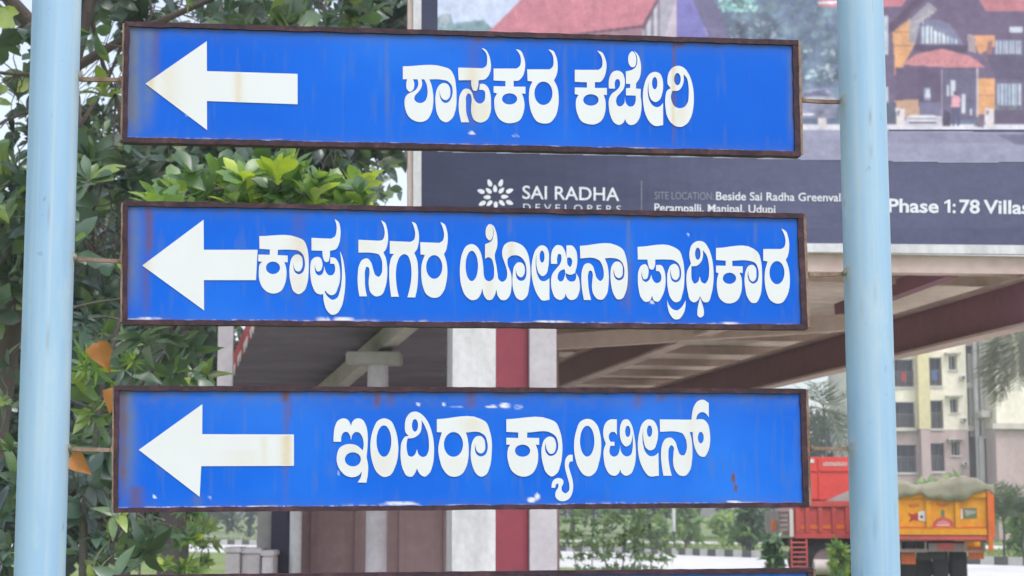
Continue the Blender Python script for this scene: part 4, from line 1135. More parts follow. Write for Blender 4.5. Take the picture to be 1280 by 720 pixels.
bark = wear('grey_brown_bark', (.11, .10, .092), (.06, .055, .055), 5, .8, .9, bump=.8, bscale=45, stretch=(1, 1, .3))
bark2 = wear('brown_bark', (.125, .098, .09), (.07, .06, .056), 5, .8, .9, bump=.8, bscale=45, stretch=(1, 1, .3))
G_DARK = [(0, (.040, .068, .064)), (.35, (.068, .118, .096)), (.65, (.115, .185, .12)), (.85, (.17, .26, .10)), (1, (.32, .40, .10))]
G_MID = [(0, (.05, .095, .06)), (.4, (.10, .185, .085)), (.7, (.17, .28, .10)), (.9, (.28, .40, .08)), (1, (.44, .52, .07))]
G_FAR = [(0, (.055, .088, .076)), (.5, (.092, .145, .105)), (1, (.17, .24, .13))]
G_BRT = [(0, (.16, .24, .12)), (.5, (.27, .39, .18)), (1, (.42, .52, .19))]
f_dark = foliage('leaf_dark_broad', G_DARK, .30, .24, spec=1.0)
f_mid = foliage('leaf_mid_broad', G_MID, .33, .34, spec=.9)
f_far = foliage('leaf_far_tree', G_FAR, .5, .25)
f_sap = foliage('leaf_roadside_sapling', [(0, (.14, .20, .13)), (.5, (.23, .31, .19)), (1, (.36, .43, .24))], .5, .35)
f_brt = foliage('leaf_bright_shrub', G_BRT, .5, .35)

def W3(px, py, Y): return np.array(P(px, py, Y)[:])
def pxcloud(n, cx, cy, rx, ry, Y, dY, shell=.35):
    """n points in an ellipsoid, given by its centre and radii at distance Y"""
    k = Y / FPX
    c = W3(cx, cy, Y)
    v = unit(n) * (rng.uniform(shell, 1, (n, 1)) ** (1 / 3))
    return c + v * np.array([rx * k, dY, ry * k])

def limbs_to(mb, start, tips, nl, r, grp=None):
    """limbs from points on the trunk towards groups of tips, then twigs"""
    tips = np.asarray(tips)
    idx = rng.choice(len(tips), min(nl, len(tips)), replace=False)
    cen = tips[idx]
    lab = np.argmin(((tips[:, None] - cen[None]) ** 2).sum(-1), axis=1)
    for j in range(len(cen)):
        mine = tips[lab == j]
        m_ = mine.mean(axis=0)
        s_ = start[min(len(start) - 1, int(random.uniform(.35, 1) * len(start)))]
        pts = wood(mb, s_, Vector(m_), r * random.uniform(.7, 1.1), r * .35, .18, 8)
        for t_ in mine:
            q_ = pts[random.randint(4, 7)]
            wood(mb, q_, Vector(t_), r * .26, r * .07, .15, 5)

# --- leaning broad-leaved tree on the left edge, nearest
T = empty('broadleaf_tree', P(-40, 645, 10.2).xy.to_3d(), 'big dark broad-leaved tree leaning behind the left pale post, brown trunk at the left edge', 'tree')
m = MB()
b0 = P(-45, 645, 10.2); b0.z = 0
tp = [b0, P(-30, 645, 10.2), P(-8, 540, 10.2), P(14, 400, 10.2), P(48, 220, 10.3), P(84, 90, 10.4), P(118, -40, 10.4), P(150, -200, 10.5)]
m.tube(tp, [.11, .1, .085, .07, .062, .07, .06, .04], 12)
m.tube([P(84, 90, 10.4), P(30, 20, 10.2), P(-40, -60, 10.0)], [.06, .05, .03], 8)
m.tube([P(84, 90, 10.4), P(170, 40, 10.2), P(330, -30, 10.0)], [.035, .025, .012], 8)
tips = np.vstack([pxcloud(74, 20, 60, 190, 190, 10.2, .9), pxcloud(60, 120, 300, 110, 130, 10.0, .6), pxcloud(50, 300, -20, 200, 62, 10.2, .8), pxcloud(42, -10, 280, 70, 120, 9.6, .5)])
limbs_to(m, tp[3:], tips, 14, .017)
m.build('trunk', bark2, T)
d = unit(len(tips)) * .7 + np.array([0, -.35, .35])
A = rosettes(tips, d, (7, 11), (.10, .21), (.40, .55), tone=(.05, .85), tipvar=.2)
leaf_mesh('crown', *A, OBOV, f_dark, T, droop=.45)

# --- second tree behind it, smaller leaves, reaching behind the billboard
T = empty('shade_tree', P(330, 645, 15.5).xy.to_3d(), 'tall shade tree with fine dark leaves behind the two upper signs, sky showing through', 'tree')
m = MB()
b0 = P(215, 645, 17.2); b0.z = 0
tp = [b0, P(225, 480, 17.2), P(240, 330, 17), P(262, 200, 16.8), P(300, 60, 16.6), P(350, -120, 16.6)]
m.tube(tp, [.16, .14, .12, .1, .08, .05], 12)
m.tube([P(440, 40, 16.4), P(455, 0, 16.4), P(470, -60, 16.5)], [.012, .014, .016], 7)
tips = np.vstack([pxcloud(190, 300, 80, 210, 235, 16.6, 1.6, .1), pxcloud(150, 340, 235, 150, 100, 16.2, 1.0, .1), pxcloud(130, 130, 330, 150, 200, 17.0, 1.2, .1), pxcloud(40, 470, 150, 60, 45, 16.4, .5, .1), pxcloud(26, 500, 30, 40, 50, 16.6, .5, .1)])
limbs_to(m, tp[2:], tips, 26, .03)
m.build('trunk', bark, T)
d = unit(len(tips)) * .9 + np.array([0, -.1, .2])
A = rosettes(tips, d, (14, 20), (.13, .22), (.40, .52), spread=(.3, 1.7), tone=(.0, .72), tipvar=.2)
A[0] = A[0] + unit(len(A[0])) * rng.uniform(.0, .28, (len(A[0]), 1))
leaf_mesh('crown', *A, OVAL, f_dark, T, droop=.4)

# --- dense dark tree at the far left, fills behind the post
T = empty('dense_tree', P(60, 645, 21).xy.to_3d(), 'dense shadowy tree standing behind the leaning tree, lower left', 'tree')
m = MB()
b0 = P(70, 645, 21); b0.z = 0
tp = [b0, P(72, 560, 21), P(76, 430, 21), P(80, 300, 21)]
m.tube(tp, [.2, .17, .14, .1], 12)
tips = np.vstack([pxcloud(330, 60, 450, 220, 220, 21, 1.8, .1), pxcloud(170, 190, 470, 110, 150, 20, 1.0, .1), pxcloud(120, 90, 600, 130, 90, 20, 1.0, .1)])
limbs_to(m, tp[1:], tips, 24, .035)
m.build('trunk', bark, T)
A = rosettes(tips, unit(len(tips)) + np.array([0, 0, .2]), (15, 22), (.16, .26), (.42, .55), spread=(.3, 1.8), tone=(.0, .55))
A[0] = A[0] + unit(len(A[0])) * rng.uniform(.0, .40, (len(A[0]), 1))
leaf_mesh('crown', *A, OVAL, f_far, T, droop=.4)

# --- bright young tree between the first and second sign
T = empty('young_tree', P(170, 645, 8.6).xy.to_3d(), 'bright green young tree with upright spoon-shaped leaves between the first and second sign', 'tree')
m = MB()
b0 = P(150, 645, 8.6); b0.z = 0
stems = [[b0, P(165, 560, 8.6), P(205, 430, 8.6), P(250, 300, 8.6), P(290, 235, 8.6)], [P(205, 430, 8.6), P(300, 350, 8.5), P(370, 280, 8.5), P(420, 250, 8.5)], [P(165, 560, 8.6), P(180, 440, 8.5), P(215, 300, 8.4), P(235, 240, 8.4)]]
for st, r in zip(stems, (.028, .018, .018)): m.tube(st, [r * (1 - .15 * i) for i in range(len(st))], 9)
spots = [(225, 236), (215, 262), (245, 252), (262, 240), (285, 240), (305, 232), (322, 224), (340, 212), (352, 206), (362, 232), (385, 238), (402, 244), (420, 246), (440, 250), (300, 262), (340, 250), (380, 262), (425, 262), (330, 242), (276, 262), (452, 262),
         (350, 290), (300, 300), (250, 310), (220, 330), (400, 290), (200, 240), (190, 250), (365, 215), (345, 232), (312, 250), (270, 222), (408, 226), (435, 232), (372, 250), (238, 225), (290, 215)]
tips = np.array([W3(x + rng.normal() * 4, y + rng.normal() * 4, 8.5 + rng.normal() * .25) for x, y in spots + [(x + 9, y + 8) for x, y in spots]])
limbs_to(m, [Vector(p) for st in stems for p in st[2:]], tips, 12, .011)
m.build('trunk', bark, T)
d = rng.normal(size=(len(tips), 3)) * .35 + np.array([0, -.15, .9])
A = rosettes(tips, d, (8, 12), (.10, .175), (.42, .54), spread=(.25, 1.15), tone=(.3, 1.0), tipvar=.14)
leaf_mesh('crown', *A, OBOV, f_mid, T, droop=.25)

# --- lower shrub with long drooping leaves, beside the post and below the second sign
T = empty('drooping_shrub', P(120, 645, 8.2).xy.to_3d(), 'grey-green shrub with drooping leaves and a few orange dead ones beside the left post', 'shrub')
m = MB()
b0 = P(110, 645, 8.2); b0.z = 0
stems = [[b0, P(105, 640, 8.2), P(118, 560, 8.2), P(130, 470, 8.2), P(150, 400, 8.2)], [P(112, 600, 8.2), P(150, 520, 8.3), P(205, 440, 8.4), P(235, 415, 8.4)], [b0 + Vector((.12, 0, 0)), P(140, 680, 8.1), P(170, 600, 8.2), P(200, 480, 8.3)], [P(90, 385, 8.3), P(120, 378, 8.3), P(165, 372, 8.3)], [P(112, 398, 8.2), P(135, 396, 8.2), P(165, 404, 8.2)]]
for st, r in zip(stems, (.022, .012, .014, .008, .006)): m.tube(st, [r * (1 - .13 * i) for i in range(len(st))], 8)
spots = [(105, 470), (120, 500), (110, 530), (140, 560), (100, 540), (180, 440), (200, 450), (215, 470), (230, 450), (240, 470), (185, 420), (160, 430), (170, 470), (255, 480), (100, 610), (120, 590), (135, 610), (110, 640), (125, 660), (105, 690), (130, 700), (150, 690), (115, 720), (165, 660), (150, 640), (175, 700), (95, 670), (145, 725), (185, 645), (100, 450), (125, 420), (110, 400), (150, 460), (210, 430), (160, 500), (200, 500), (90, 560), (118, 565), (235, 430), (250, 455), (170, 620), (190, 670), (45, 700), (10, 690), (5, 640), (15, 560), (8, 500), (20, 610), (-10, 660), (0, 590), (10, 460), (4, 710)]
tips = np.array([W3(x + rng.normal() * 5, y + rng.normal() * 5, 8.2 + rng.normal() * .3) for x, y in spots])
limbs_to(m, [Vector(p) for st in stems[:3] for p in st[1:]], tips, 12, .008)
m.build('stem', bark, T)
d = rng.normal(size=(len(tips), 3)) * .5 + np.array([0, -.3, .25])
A = rosettes(tips, d, (8, 13), (.07, .17), (.32, .48), spread=(.4, 1.5), tone=(.1, .88), tipvar=.18)
leaf_mesh('foliage', *A, OVAL, f_dark, T, droop=.7)
dead = wear('dead_leaf_orange', (.36, .15, .035), (.22, .085, .03), 18, .6, .6)
for i, (x, y, s_, an, tl) in enumerate(((122, 428, .125, -68, .45), (88, 571, .105, -38, .4), (144, 486, .10, -105, .3))):
    p = W3(x, y, 7.05)
    a = np.array([[math.cos(R(an)), -.15, math.sin(R(an))]])
    o = leaf_mesh('dead_leaf', [p], a, np.array([[-.15, -1, .3]]), [s_ * 1.0], [s_ * .80], np.array([.5]), (.35, .98, .92, .62, .30, .03), dead, T, fold=.5, droop=.25)
# whorl of pale narrow young leaves below the dead leaf
A = rosettes(np.array([W3(112, 452, 7.9), W3(120, 462, 7.9), W3(104, 458, 7.9), W3(165, 452, 7.95)]), np.array([[0, -.5, -.3]] * 4), (9, 12), (.07, .11), (.18, .26), spread=(.5, 1.5), tone=(.6, .85))
leaf_mesh('foliage', *A, LANC, f_mid, T, droop=.5)

# --- sapling and a bare stick in the gap under the third sign
def sapling(x, ytop, Y, label, n=26, lean=0, mat=None, ln=(.10, .16), wpx=26, cat='sapling', name='sapling', group=None, base_clear=.35, tone=(.3, .9), stems=1):
    root = empty(name, P(x, 645, Y).xy.to_3d(), label, cat, group)
    m = MB(); tips = []
    for k in range(stems):
        xo = (k - (stems - 1) / 2) * wpx * .7
        b0 = P(x + xo * .4, 645, Y); b0.z = 0
        top = P(x + xo + lean, ytop, Y + random.uniform(-.2, .2))
        r = max(.012, top.z * .007)
        pts = wood(m, b0, top, r, r * .3, .06, 9)
        for i in range(n // stems):
            s = random.uniform(base_clear, 1)
            q_ = pts[min(8, int(s * 8))]
            tips.append(np.array(q_) + np.array([rng.normal() * wpx * .5 * Y / FPX * (1.15 - .5 * s), rng.normal() * wpx * .4 * Y / FPX, rng.uniform(-.02, .12) * top.z * .4]))
            wood(m, q_, Vector(tips[-1]), r * .35, r * .12, .1, 4)
    m.build('trunk', bark, root)
    tips = np.array(tips)
    A = rosettes(tips, rng.normal(size=(len(tips), 3)) * .6 + np.array([0, -.2, .5]), (7, 11), ln, (.35, .5), spread=(.3, 1.5), tone=tone)
    leaf_mesh('crown', *A, OVAL, mat or f_mid, root, droop=.4)
    return root
sapling(226, 600, 13.0, 'thin sapling with small leaves under the left part of the third sign', 34, 6, f_mid, (.08, .13), 34)
sapling(250, 640, 19.0, 'low yellowish green sapling beside the concrete boxes', 22, 4, f_brt, (.09, .14), 26)
root = empty('dry_stick', P(176, 645, 10).xy.to_3d(), 'thin bare dark stick standing upright left of the sapling under the third sign', 'stick')
m = MB(); b0 = P(172, 645, 10); b0.z = 0
m.tube([b0, P(175, 700, 10), P(178, 650, 10), P(182, 560, 10)], [.008, .007, .006, .004], 7); m.build('stem', bark, root)

# --- roadside saplings and bushes right of the columns
sap_l = ['leftmost roadside sapling, just right of the grey column below the third sign', 'roadside sapling with two thin stems, between its two look-alikes near the white road',
         'rightmost of the three roadside saplings on the near side of the white road']
for x, yt, lab, wpx, st in ((728, 628, sap_l[0], 40, 2), (768, 622, sap_l[1], 42, 2), (806, 630, sap_l[2], 32, 2)):
    sapling(x, yt, 36 + rng.normal() * .6, lab, 84, rng.normal() * 4, f_sap, (.08, .15), wpx, group='saplings by the near road edge', base_clear=.3, tone=(.0, .75), stems=st)
def bush(x, ybase_Y, wpx, hpx, label, mat, n=70, ln=(.18, .32), tone=(.1, .8), name='bush', cat='bush', group=None):
    Y = ybase_Y
    root = empty(name, P(x, 645, Y).xy.to_3d(), label, cat, group)
    m = MB(); tips = []
    k = Y / FPX
    b0 = P(x, 645, Y); b0.z = 0
    H, Wd = hpx * k, wpx * k
    for i in range(n):
        a = rng.uniform(0, 6.28); rr = math.sqrt(rng.uniform(0, 1)); z = H * (rng.uniform(.12, 1) ** .8)
        prof = math.sqrt(max(.05, 1 - ((z / H - .45) / .62) ** 2)) * (.75 + .3 * math.sin(3 * a + x))
        tips.append(np.array(b0) + np.array([math.cos(a) * rr * Wd * .5 * prof, math.sin(a) * rr * Wd * .4 * prof, z]))
    for i in range(0, n, max(1, n // 14)): wood(m, b0 + Vector((rng.normal() * Wd * .05, 0, 0)), Vector(tips[i]), .03 * H ** .5, .008, .12, 6)
    m.build('stem', bark, root)
    tips = np.array(tips)
    A = rosettes(tips, rng.normal(size=(len(tips), 3)) * .7 + np.array([0, 0, .5]), (8, 12), ln, (.35, .5), spread=(.3, 1.6), tone=tone)
    leaf_mesh('foliage', *A, OVAL, mat, root, droop=.4)
    return root
bush(938, 74, 62, 62, 'dark green roadside bush beyond the kerb, just left of the red truck', f_mid, 90, (.3, .5), (.05, .5))
bush(858, 88, 44, 52, 'light green bush beyond the kerb, behind the slim white marker post', f_brt, 80, (.3, .5), (.1, .7))
bush(905, 92, 40, 40, 'pale bush with yellowish leaves beyond the kerb, between the marker post and the dark bush', f_brt, 60, (.3, .5), (.4, 1))
bush(822, 84, 34, 34, 'squat grey-green bush beyond the kerb, left of the marker post', f_mid, 60, (.3, .45), (.3, .8))
bush(1048, 33.5, 24, 66, 'leafy weed bush growing in front of the red truck side', f_mid, 46, (.14, .24), (.6, 1))
bush(966, 36, 26, 66, 'scrubby dark bush at the tail of the red truck', f_mid, 50, (.14, .24), (.1, .55))
bush(1162, 92, 60, 74, 'light green bush in front of the apartment block, left above the tarpaulin', f_brt, 90, (.4, .6), (.3, 1))
bush(1192, 86, 44, 84, 'broad-leaved bright plant in front of the apartment block, above the middle of the tarpaulin', f_brt, 60, (.5, .8), (.4, 1))
bush(1222, 80, 40, 72, 'mid green bush in front of the white doorway, above the right end of the tarpaulin', f_mid, 70, (.4, .6), (.3, .8))
bush(1276, 66, 40, 54, 'yellow-green low bush at the right edge of the photo', f_brt, 60, (.3, .5), (.3, .9))
root = empty('marker_post', P(842, 645, 82).xy.to_3d(), 'slim white marker post with a dark foot standing on the grass beyond the kerb', 'post')
m = MB(); b0 = P(842, 645, 82); m.tube([(b0.x, 82, .85), (b0.x, 82, P(842, 636, 82).z)], .085, 10); m.build('shaft', white_p, root)
m = MB(); m.tube([(b0.x + .05, 82, 0), (b0.x, 82, .852)], .05, 8); m.build('foot', bark, root)

# --- far trees
def fartree(x, Y, h, wd, label, dens=200, tone=(.1, .9), trunk=.3, mat=None):
    root = empty('far_tree', P(x, 645, Y).xy.to_3d(), label, 'tree', 'trees beyond the far road')
    m = MB(); b0 = P(x, 645, Y); b0.z = 0
    top = b0 + Vector((random.uniform(-.4, .4), 0, h * .8))
    pts = wood(m, b0, top, .022 * h, .006 * h, .05, 9)
    c = np.array(b0) + np.array([0, 0, h * (.5 + trunk * .5)])
    v = unit(dens) * (rng.uniform(.1, 1, (dens, 1)) ** (1 / 3)) * np.array([wd / 2, wd / 2.4, h * (1 - trunk) * .5])
    tips = c + v
    for i in range(0, dens, max(1, dens // 16)): wood(m, pts[random.randint(3, 8)], Vector(tips[i]), .008 * h, .002 * h, .1, 5)
    m.build('trunk', bark, root)
    A = rosettes(tips, unit(dens) + np.array([0, 0, .4]), (8, 12), (.45, .8), (.4, .55), spread=(.3, 1.8), tone=tone)
    A[0] = A[0] + unit(len(A[0])) * rng.uniform(0, .5, (len(A[0]), 1))
    leaf_mesh('crown', *A, OVAL, mat or f_far, root, droop=.4)
fl = ['far dark tree seen low at the left between the drooping shrub and the stick', 'far round tree behind the thin sapling under the third sign', 'far bushy tree behind the concrete boxes',
      'far tree just right of the grey column, behind the saplings', 'far tree behind the gap between the saplings and the marker post', 'far slim-trunked tree above the pale bush', 'far tree above the dark roadside bush', 'far tree behind the red truck']
for (x, h, wd, tr), lab in zip(((170, 9, 8, .05), (230, 8, 9, .05), (312, 8, 9, .0), (716, 9, 9, .1), (800, 8, 10, .1), (872, 10, 9, .32), (925, 9, 8, .15), (1000, 9, 9, .1)), fl):
    fartree(x, 125 + random.uniform(-6, 6), h, wd, lab, 190, trunk=tr)
# --- palms
def palm(name, x, ycrown, Y, nf, fl_, label, mat, trunk_r=.14, droop=1.0, elev=(-.5, 1.1), cat='palm', base=True, leaf=(.35, .55), lean=0):
    root = empty(name, P(x, 645, Y).xy.to_3d(), label, cat)
    m = MB(); b0 = P(x + lean, 645, Y); b0.z = 0
    top = P(x, ycrown, Y)
    if base:
        wood(m, b0, top, trunk_r, trunk_r * .65, .05, 10)
    pos, ax, nr, L, W, T_ = [], [], [], [], [], []
    fm = MB()
    for i in range(nf):
        an = i * 2.399 + rng.uniform(-.2, .2); el = rng.uniform(*elev); fl2 = fl_ * rng.uniform(.8, 1.1)
        h = np.array([math.cos(an), math.sin(an), 0.0])
        pts = []; p = np.array(top[:]); dcur = h * math.cos(el) + np.array([0, 0, math.sin(el)])
        ns = 12
        for s in range(ns + 1):
            pts.append(p.copy()); p = p + dcur * fl2 / ns
            dcur = dcur + np.array([0, 0, -.12 * droop]); dcur /= np.linalg.norm(dcur)
        fm.tube([Vector(v) for v in pts], [.022 * (1 - .8 * s / ns) * fl2 / 2.5 for s in range(ns + 1)], 5)
        tone = rng.uniform(.1, .9)
        for s in range(2, ns + 1):
            for sub in (0, .5):
                if s == ns and sub: continue
                q0 = pts[s] * (1 - sub) + pts[min(ns, s + 1)] * sub
                d_ = pts[min(ns, s + 1)] - pts[s - 1]; d_ /= np.linalg.norm(d_)
                sd_ = np.cross(d_, [0, 0, 1.0]); sd_ /= np.linalg.norm(sd_) + 1e-9
                for sg_ in (-1, 1):
                    pos.append(q0); ax.append(sd_ * sg_ * .85 + d_ * .55 + np.array([0, 0, -.35])); nr.append(np.cross(d_, sd_) * 1.0 + rng.normal(size=3) * .1)
                    l = fl2 * rng.uniform(*leaf) * .55 * math.sin(math.pi * (.18 + .8 * s / ns)) ** .6; L.append(l); W.append(l * .09 + .012); T_.append(tone + rng.normal() * .1)
    if base: m.build('trunk', bark, root)
    fm.build('frond_stalk', f_stalk, root)
    leaf_mesh('frond', np.array(pos), np.array(ax), np.array(nr), np.array(L), np.array(W), np.array(T_), LANC, mat, root, fold=.1, droop=.5)
    return root
f_stalk = wear('frond_stalk', (.16, .17, .07), (.10, .10, .05), 8, .5, .7)
f_palm = foliage('palm_leaf', [(0, (.05, .075, .05)), (.5, (.085, .12, .07)), (1, (.16, .19, .10))], .5, .25)
f_dead = foliage('palm_leaf_dry', [(0, (.14, .14, .10)), (1, (.27, .26, .18))], .7, .25)
palm('coconut_palm', 1030, 512, 100, 18, 3.4, 'coconut palm between the right end of the third sign and the right post', f_palm, leaf=(.4, .6))
palm('coconut_palm', 1270, 404, 78, 18, 3.7, 'tall coconut palm with hanging dry fronds in front of the apartment block', f_dead, droop=3.0, elev=(-.9, .3), leaf=(.5, .7), lean=62)
palm('areca_palm', 1254, 652, 62, 16, 1.9, 'bushy areca palm at the foot of the apartment wing, right of the yellow truck', f_palm, .05, 1.2, (.4, 1.35), leaf=(.45, .65))
palm('areca_palm', 1278, 650, 64, 14, 1.7, 'areca palm cut by the right edge of the photo', f_palm, .05, 1.2, (.4, 1.35), leaf=(.45, .65))
# --- grass on the verges: blades nobody could count
def grass(name, boxes, n, h, mat, seed=5):
    r = np.random.default_rng(seed); pos = []
    for (x0, x1, y0, y1) in boxes:
        for _ in range(n):
            s = r.uniform(0, len(KL) - 2); i = int(s); p = KL[i] * (1 - s + i) + KL[i + 1] * (s - i)
            tdir = (KL[i + 1] - KL[i]).normalized(); nr_ = Vector((tdir.y, -tdir.x)) * (-sgn)
            q_ = p + nr_ * r.uniform(x0, x1)
            if q_.y > 35: pos.append((q_.x, q_.y, 0))
    pos = np.array(pos); k = len(pos)
    ax = rng.normal(size=(k, 3)) * .35 + np.array([0, 0, 1]); nr2 = unit(k)
    l = rng.uniform(*h, k)
    return tag(leaf_mesh(name, pos, ax, nr2, l, l * .16, rng.uniform(0, 1, k), LANC, mat, None, droop=.5), kind='stuff')
f_grass = foliage('grass_blade', [(0, (.10, .16, .03)), (.6, (.19, .26, .05)), (1, (.33, .34, .10))], .7, .3)
grass('grass', [(.25, 16.5, 0, 0), (28.5, 46, 0, 0)], 7000, (.12, .32), f_grass)
# ------------------------------------------------------------------ apartment block
AB = 112.0
KA = AB / FPX
cream = wear('cream_wall', S(250, 243, 224, .95), S(205, 190, 165, .8), .35, .55, .9, stretch=(1.5, 1.5, .35))
yell = wear('yellow_wall', S(238, 226, 178, .85), S(195, 180, 140, .8), .35, .5, .9, stretch=(1.5, 1.5, .35))
mauve = wear('mauve_wall', S(204, 182, 178, .9), S(150, 134, 130, .8), .35, .5, .9, stretch=(1.5, 1.5, .35))
stain = wear('stained_wall', S(216, 210, 198, .9), S(160, 152, 140, .85), .5, .8, .9, stretch=(1.5, 1.5, .3))
glass = wear('window_glass', (.03, .035, .05), (.07, .08, .10), .6, .6, .2, spec=.35)
bumpg_ = wear('railing_grey', S(150, 146, 142, .8), S(110, 104, 100, .8), 2, .5, .6)
dfr = wear('window_dark_frame', (.10, .10, .11), (.06, .06, .065), 1, .4, .6)
wfr = wear('window_white_frame', S(225, 222, 218, .85), S(180, 176, 170, .8), 1, .4, .6)
def ax(px): return P(px, 500, AB).x
def az(py, Y=AB): return P(640, py, Y).z
apt = empty('apartment_block', (ax(1150), AB, 0), 'cream and mauve apartment block with dark balcony openings behind the trucks', 'building')
ZL = az(537)                        # colour change height
ZT = az(330)
def wallgrid(m, x0, x1, Y, thick, holes, zsplit, z1, mi=(0, 1), ztop=None):
    """wall facing the camera with real openings; holes are (px0, py0, px1, py1)"""
    H = [(ax(a), az(d), ax(c), az(b_)) for a, b_, c, d in holes]
    xs_ = sorted(set([x0, x1] + [v for h in H for v in (h[0], h[2]) if x0 < v < x1]))
    zs = sorted(set([0, zsplit, z1] + [v for h in H for v in (h[1], h[3])]))
    for i in range(len(xs_) - 1):
        for j in range(len(zs) - 1):
            cx, cz = (xs_[i] + xs_[i + 1]) / 2, (zs[j] + zs[j + 1]) / 2
            if any(h[0] < cx < h[2] and h[1] < cz < h[3] for h in H): continue
            k = mi[0] if cz > zsplit else mi[1]
            m.add([(xs_[i], Y, zs[j]), (xs_[i + 1], Y, zs[j]), (xs_[i + 1], Y, zs[j + 1]), (xs_[i], Y, zs[j + 1])], [(0, 1, 2, 3)], k)
    for h in H:                     # reveals
        k = mi[0] if (h[1] + h[3]) / 2 > zsplit else mi[1]
        a = [(h[0], h[1]), (h[2], h[1]), (h[2], h[3]), (h[0], h[3])]
        for e in range(4):
            p, q_ = a[e], a[(e + 1) % 4]
            m.add([(p[0], Y, p[1]), (q_[0], Y, q_[1]), (q_[0], Y + thick, q_[1]), (p[0], Y + thick, p[1])], [(0, 1, 2, 3)], k)
    return H
step = 53.5
bal1 = [(1117, 502 - step * k, 1143.5, 537 - step * k) for k in (-1, 0, 1, 2)]
bal2 = [(1159.5, 500 - step * k, 1178.5, 535.5 - step * k) for k in (-1, 0, 1, 2)]
sml = [(1187.5, 498.5 - step * k, 1197.5, 515.5 - step * k) for k in (-1, 0, 1, 2)]
bal0 = [(1070, 502 - step * k, 1096, 537 - step * k) for k in (-1, 0, 1, 2)]
m = MB()
Hb = wallgrid(m, ax(1078), ax(1209), AB, .55, bal1 + bal2 + sml, ZL, ZT)
m.add([(ax(1209), AB, 0), (ax(1209), AB + 6, 0), (ax(1209), AB + 6, ZT), (ax(1209), AB, ZT)], [(0, 1, 2, 3)], 0)
m.add([(ax(1078), AB, ZT), (ax(1209), AB, ZT), (ax(1209), AB + 12, ZT), (ax(1078), AB + 12, ZT)], [(0, 1, 2, 3)], 0)
m.add([(ax(1078), AB + 12, 0), (ax(1078), AB, 0), (ax(1078), AB, ZT), (ax(1078), AB + 12, ZT)], [(0, 1, 2, 3)], 0)
m.build('wall', [cream, mauve], apt)
m = MB(); m.box((ax(1146), AB - .9, 0), (ax(1157.5), AB - .004, ZL), 1); m.box((ax(1144.5), AB - .92, ZL), (ax(1158.5), AB - .004, ZT - .1), 0)
m.build('bay', [yell, mauve], apt)
for h in Hb:
    big = (h[2] - h[0]) > .7
    m = MB(); m.box((h[0] + .02, AB + .56, h[1] + .02), (h[2] - .02, AB + .6, h[3] - .02))
    wnd = m.build('window', glass, apt)
    m = MB()
    t_ = .05
    nv = 2 if big else 1
    for i in range(nv + 2):
        x = h[0] + .04 + (h[2] - h[0] - .08) * i / (nv + 1); m.box((x - t_ / 2, AB + .42, h[1] + .03), (x + t_ / 2, AB + .5, h[3] - .03))
    if big:
        zr_ = h[1] + (h[3] - h[1]) * .45
        m.box((h[0] + .07, AB + .44, zr_ - .03), (h[2] - .07, AB + .48, zr_ + .03))
    m.build('frame', dfr if big else wfr, wnd)
    m = MB()
    if big: m.box((h[0] - .06, AB - .10, h[1] - .13), (h[2] + .06, AB + .02, h[1] - .005))
    else:
        mh = MB(); mh.box((h[0] - .3, AB - .55, h[3] + .10), (h[2] + .2, AB - .004, h[3] + .2)); mh.build('window_hood', stain, wnd); m.box((h[0] - .08, AB - .12, h[1] - .1), (h[2] + .08, AB - .004, h[1] - .01))
    m.build('sill', wfr, wnd)
# plinth ledge at the colour change
m = MB(); m.box((ax(1098), AB - .35, ZL - .1), (ax(1144), AB - .006, ZL + .12)); m.build('ledge', stain, apt)
# recessed stair shaft with ducts and pipes
YR = AB + 3.0
m = MB(); kx = YR / AB
m.box((ax(1209) * kx - .5, YR, 0), (ax(1245) * kx, YR + .3, ZT - .2)); m.build('stair_wall', stain, apt)
for k in range(3):
    m = MB(); z0 = az(538 - step * k); m.box((ax(1210), AB + .6, z0), (ax(1242), AB + 2.99, z0 + .35)); m.build('landing', stain, apt)
    m = MB(); m.box((ax(1213) * kx, YR - .06, z0 + .9), (ax(1220) * kx, YR - .004, z0 + 2.0)); wnd = m.build('window', glass, apt)
m = MB()
for x, r in ((1222, .16), (1229, .10), (1233, .10)): m.tube([(ax(x), AB + .3, .0), (ax(x), AB + .3, ZT - .6)], r, 10)
m.build('downpipe', wfr, apt)
m = MB(); m.box((ax(1216), AB + .9, az(545)), (ax(1234), AB + 1.4, az(440))); m.build('duct', wfr, apt)
m = MB(); m.box((ax(1221), AB - .3, 0), (ax(1226.5), AB + .1, az(548))); m.box((ax(1239), AB - .3, 0), (ax(1243.5), AB + .1, az(548))); m.box((ax(1221), AB - .32, az(548)), (ax(1243.5), AB + .12, az(545.5))); m.build('door_frame', wfr, apt)
m = MB(); m.box((ax(1227), AB + .2, 0), (ax(1238.5), AB + .25, az(549))); m.build('door', wfr, apt)
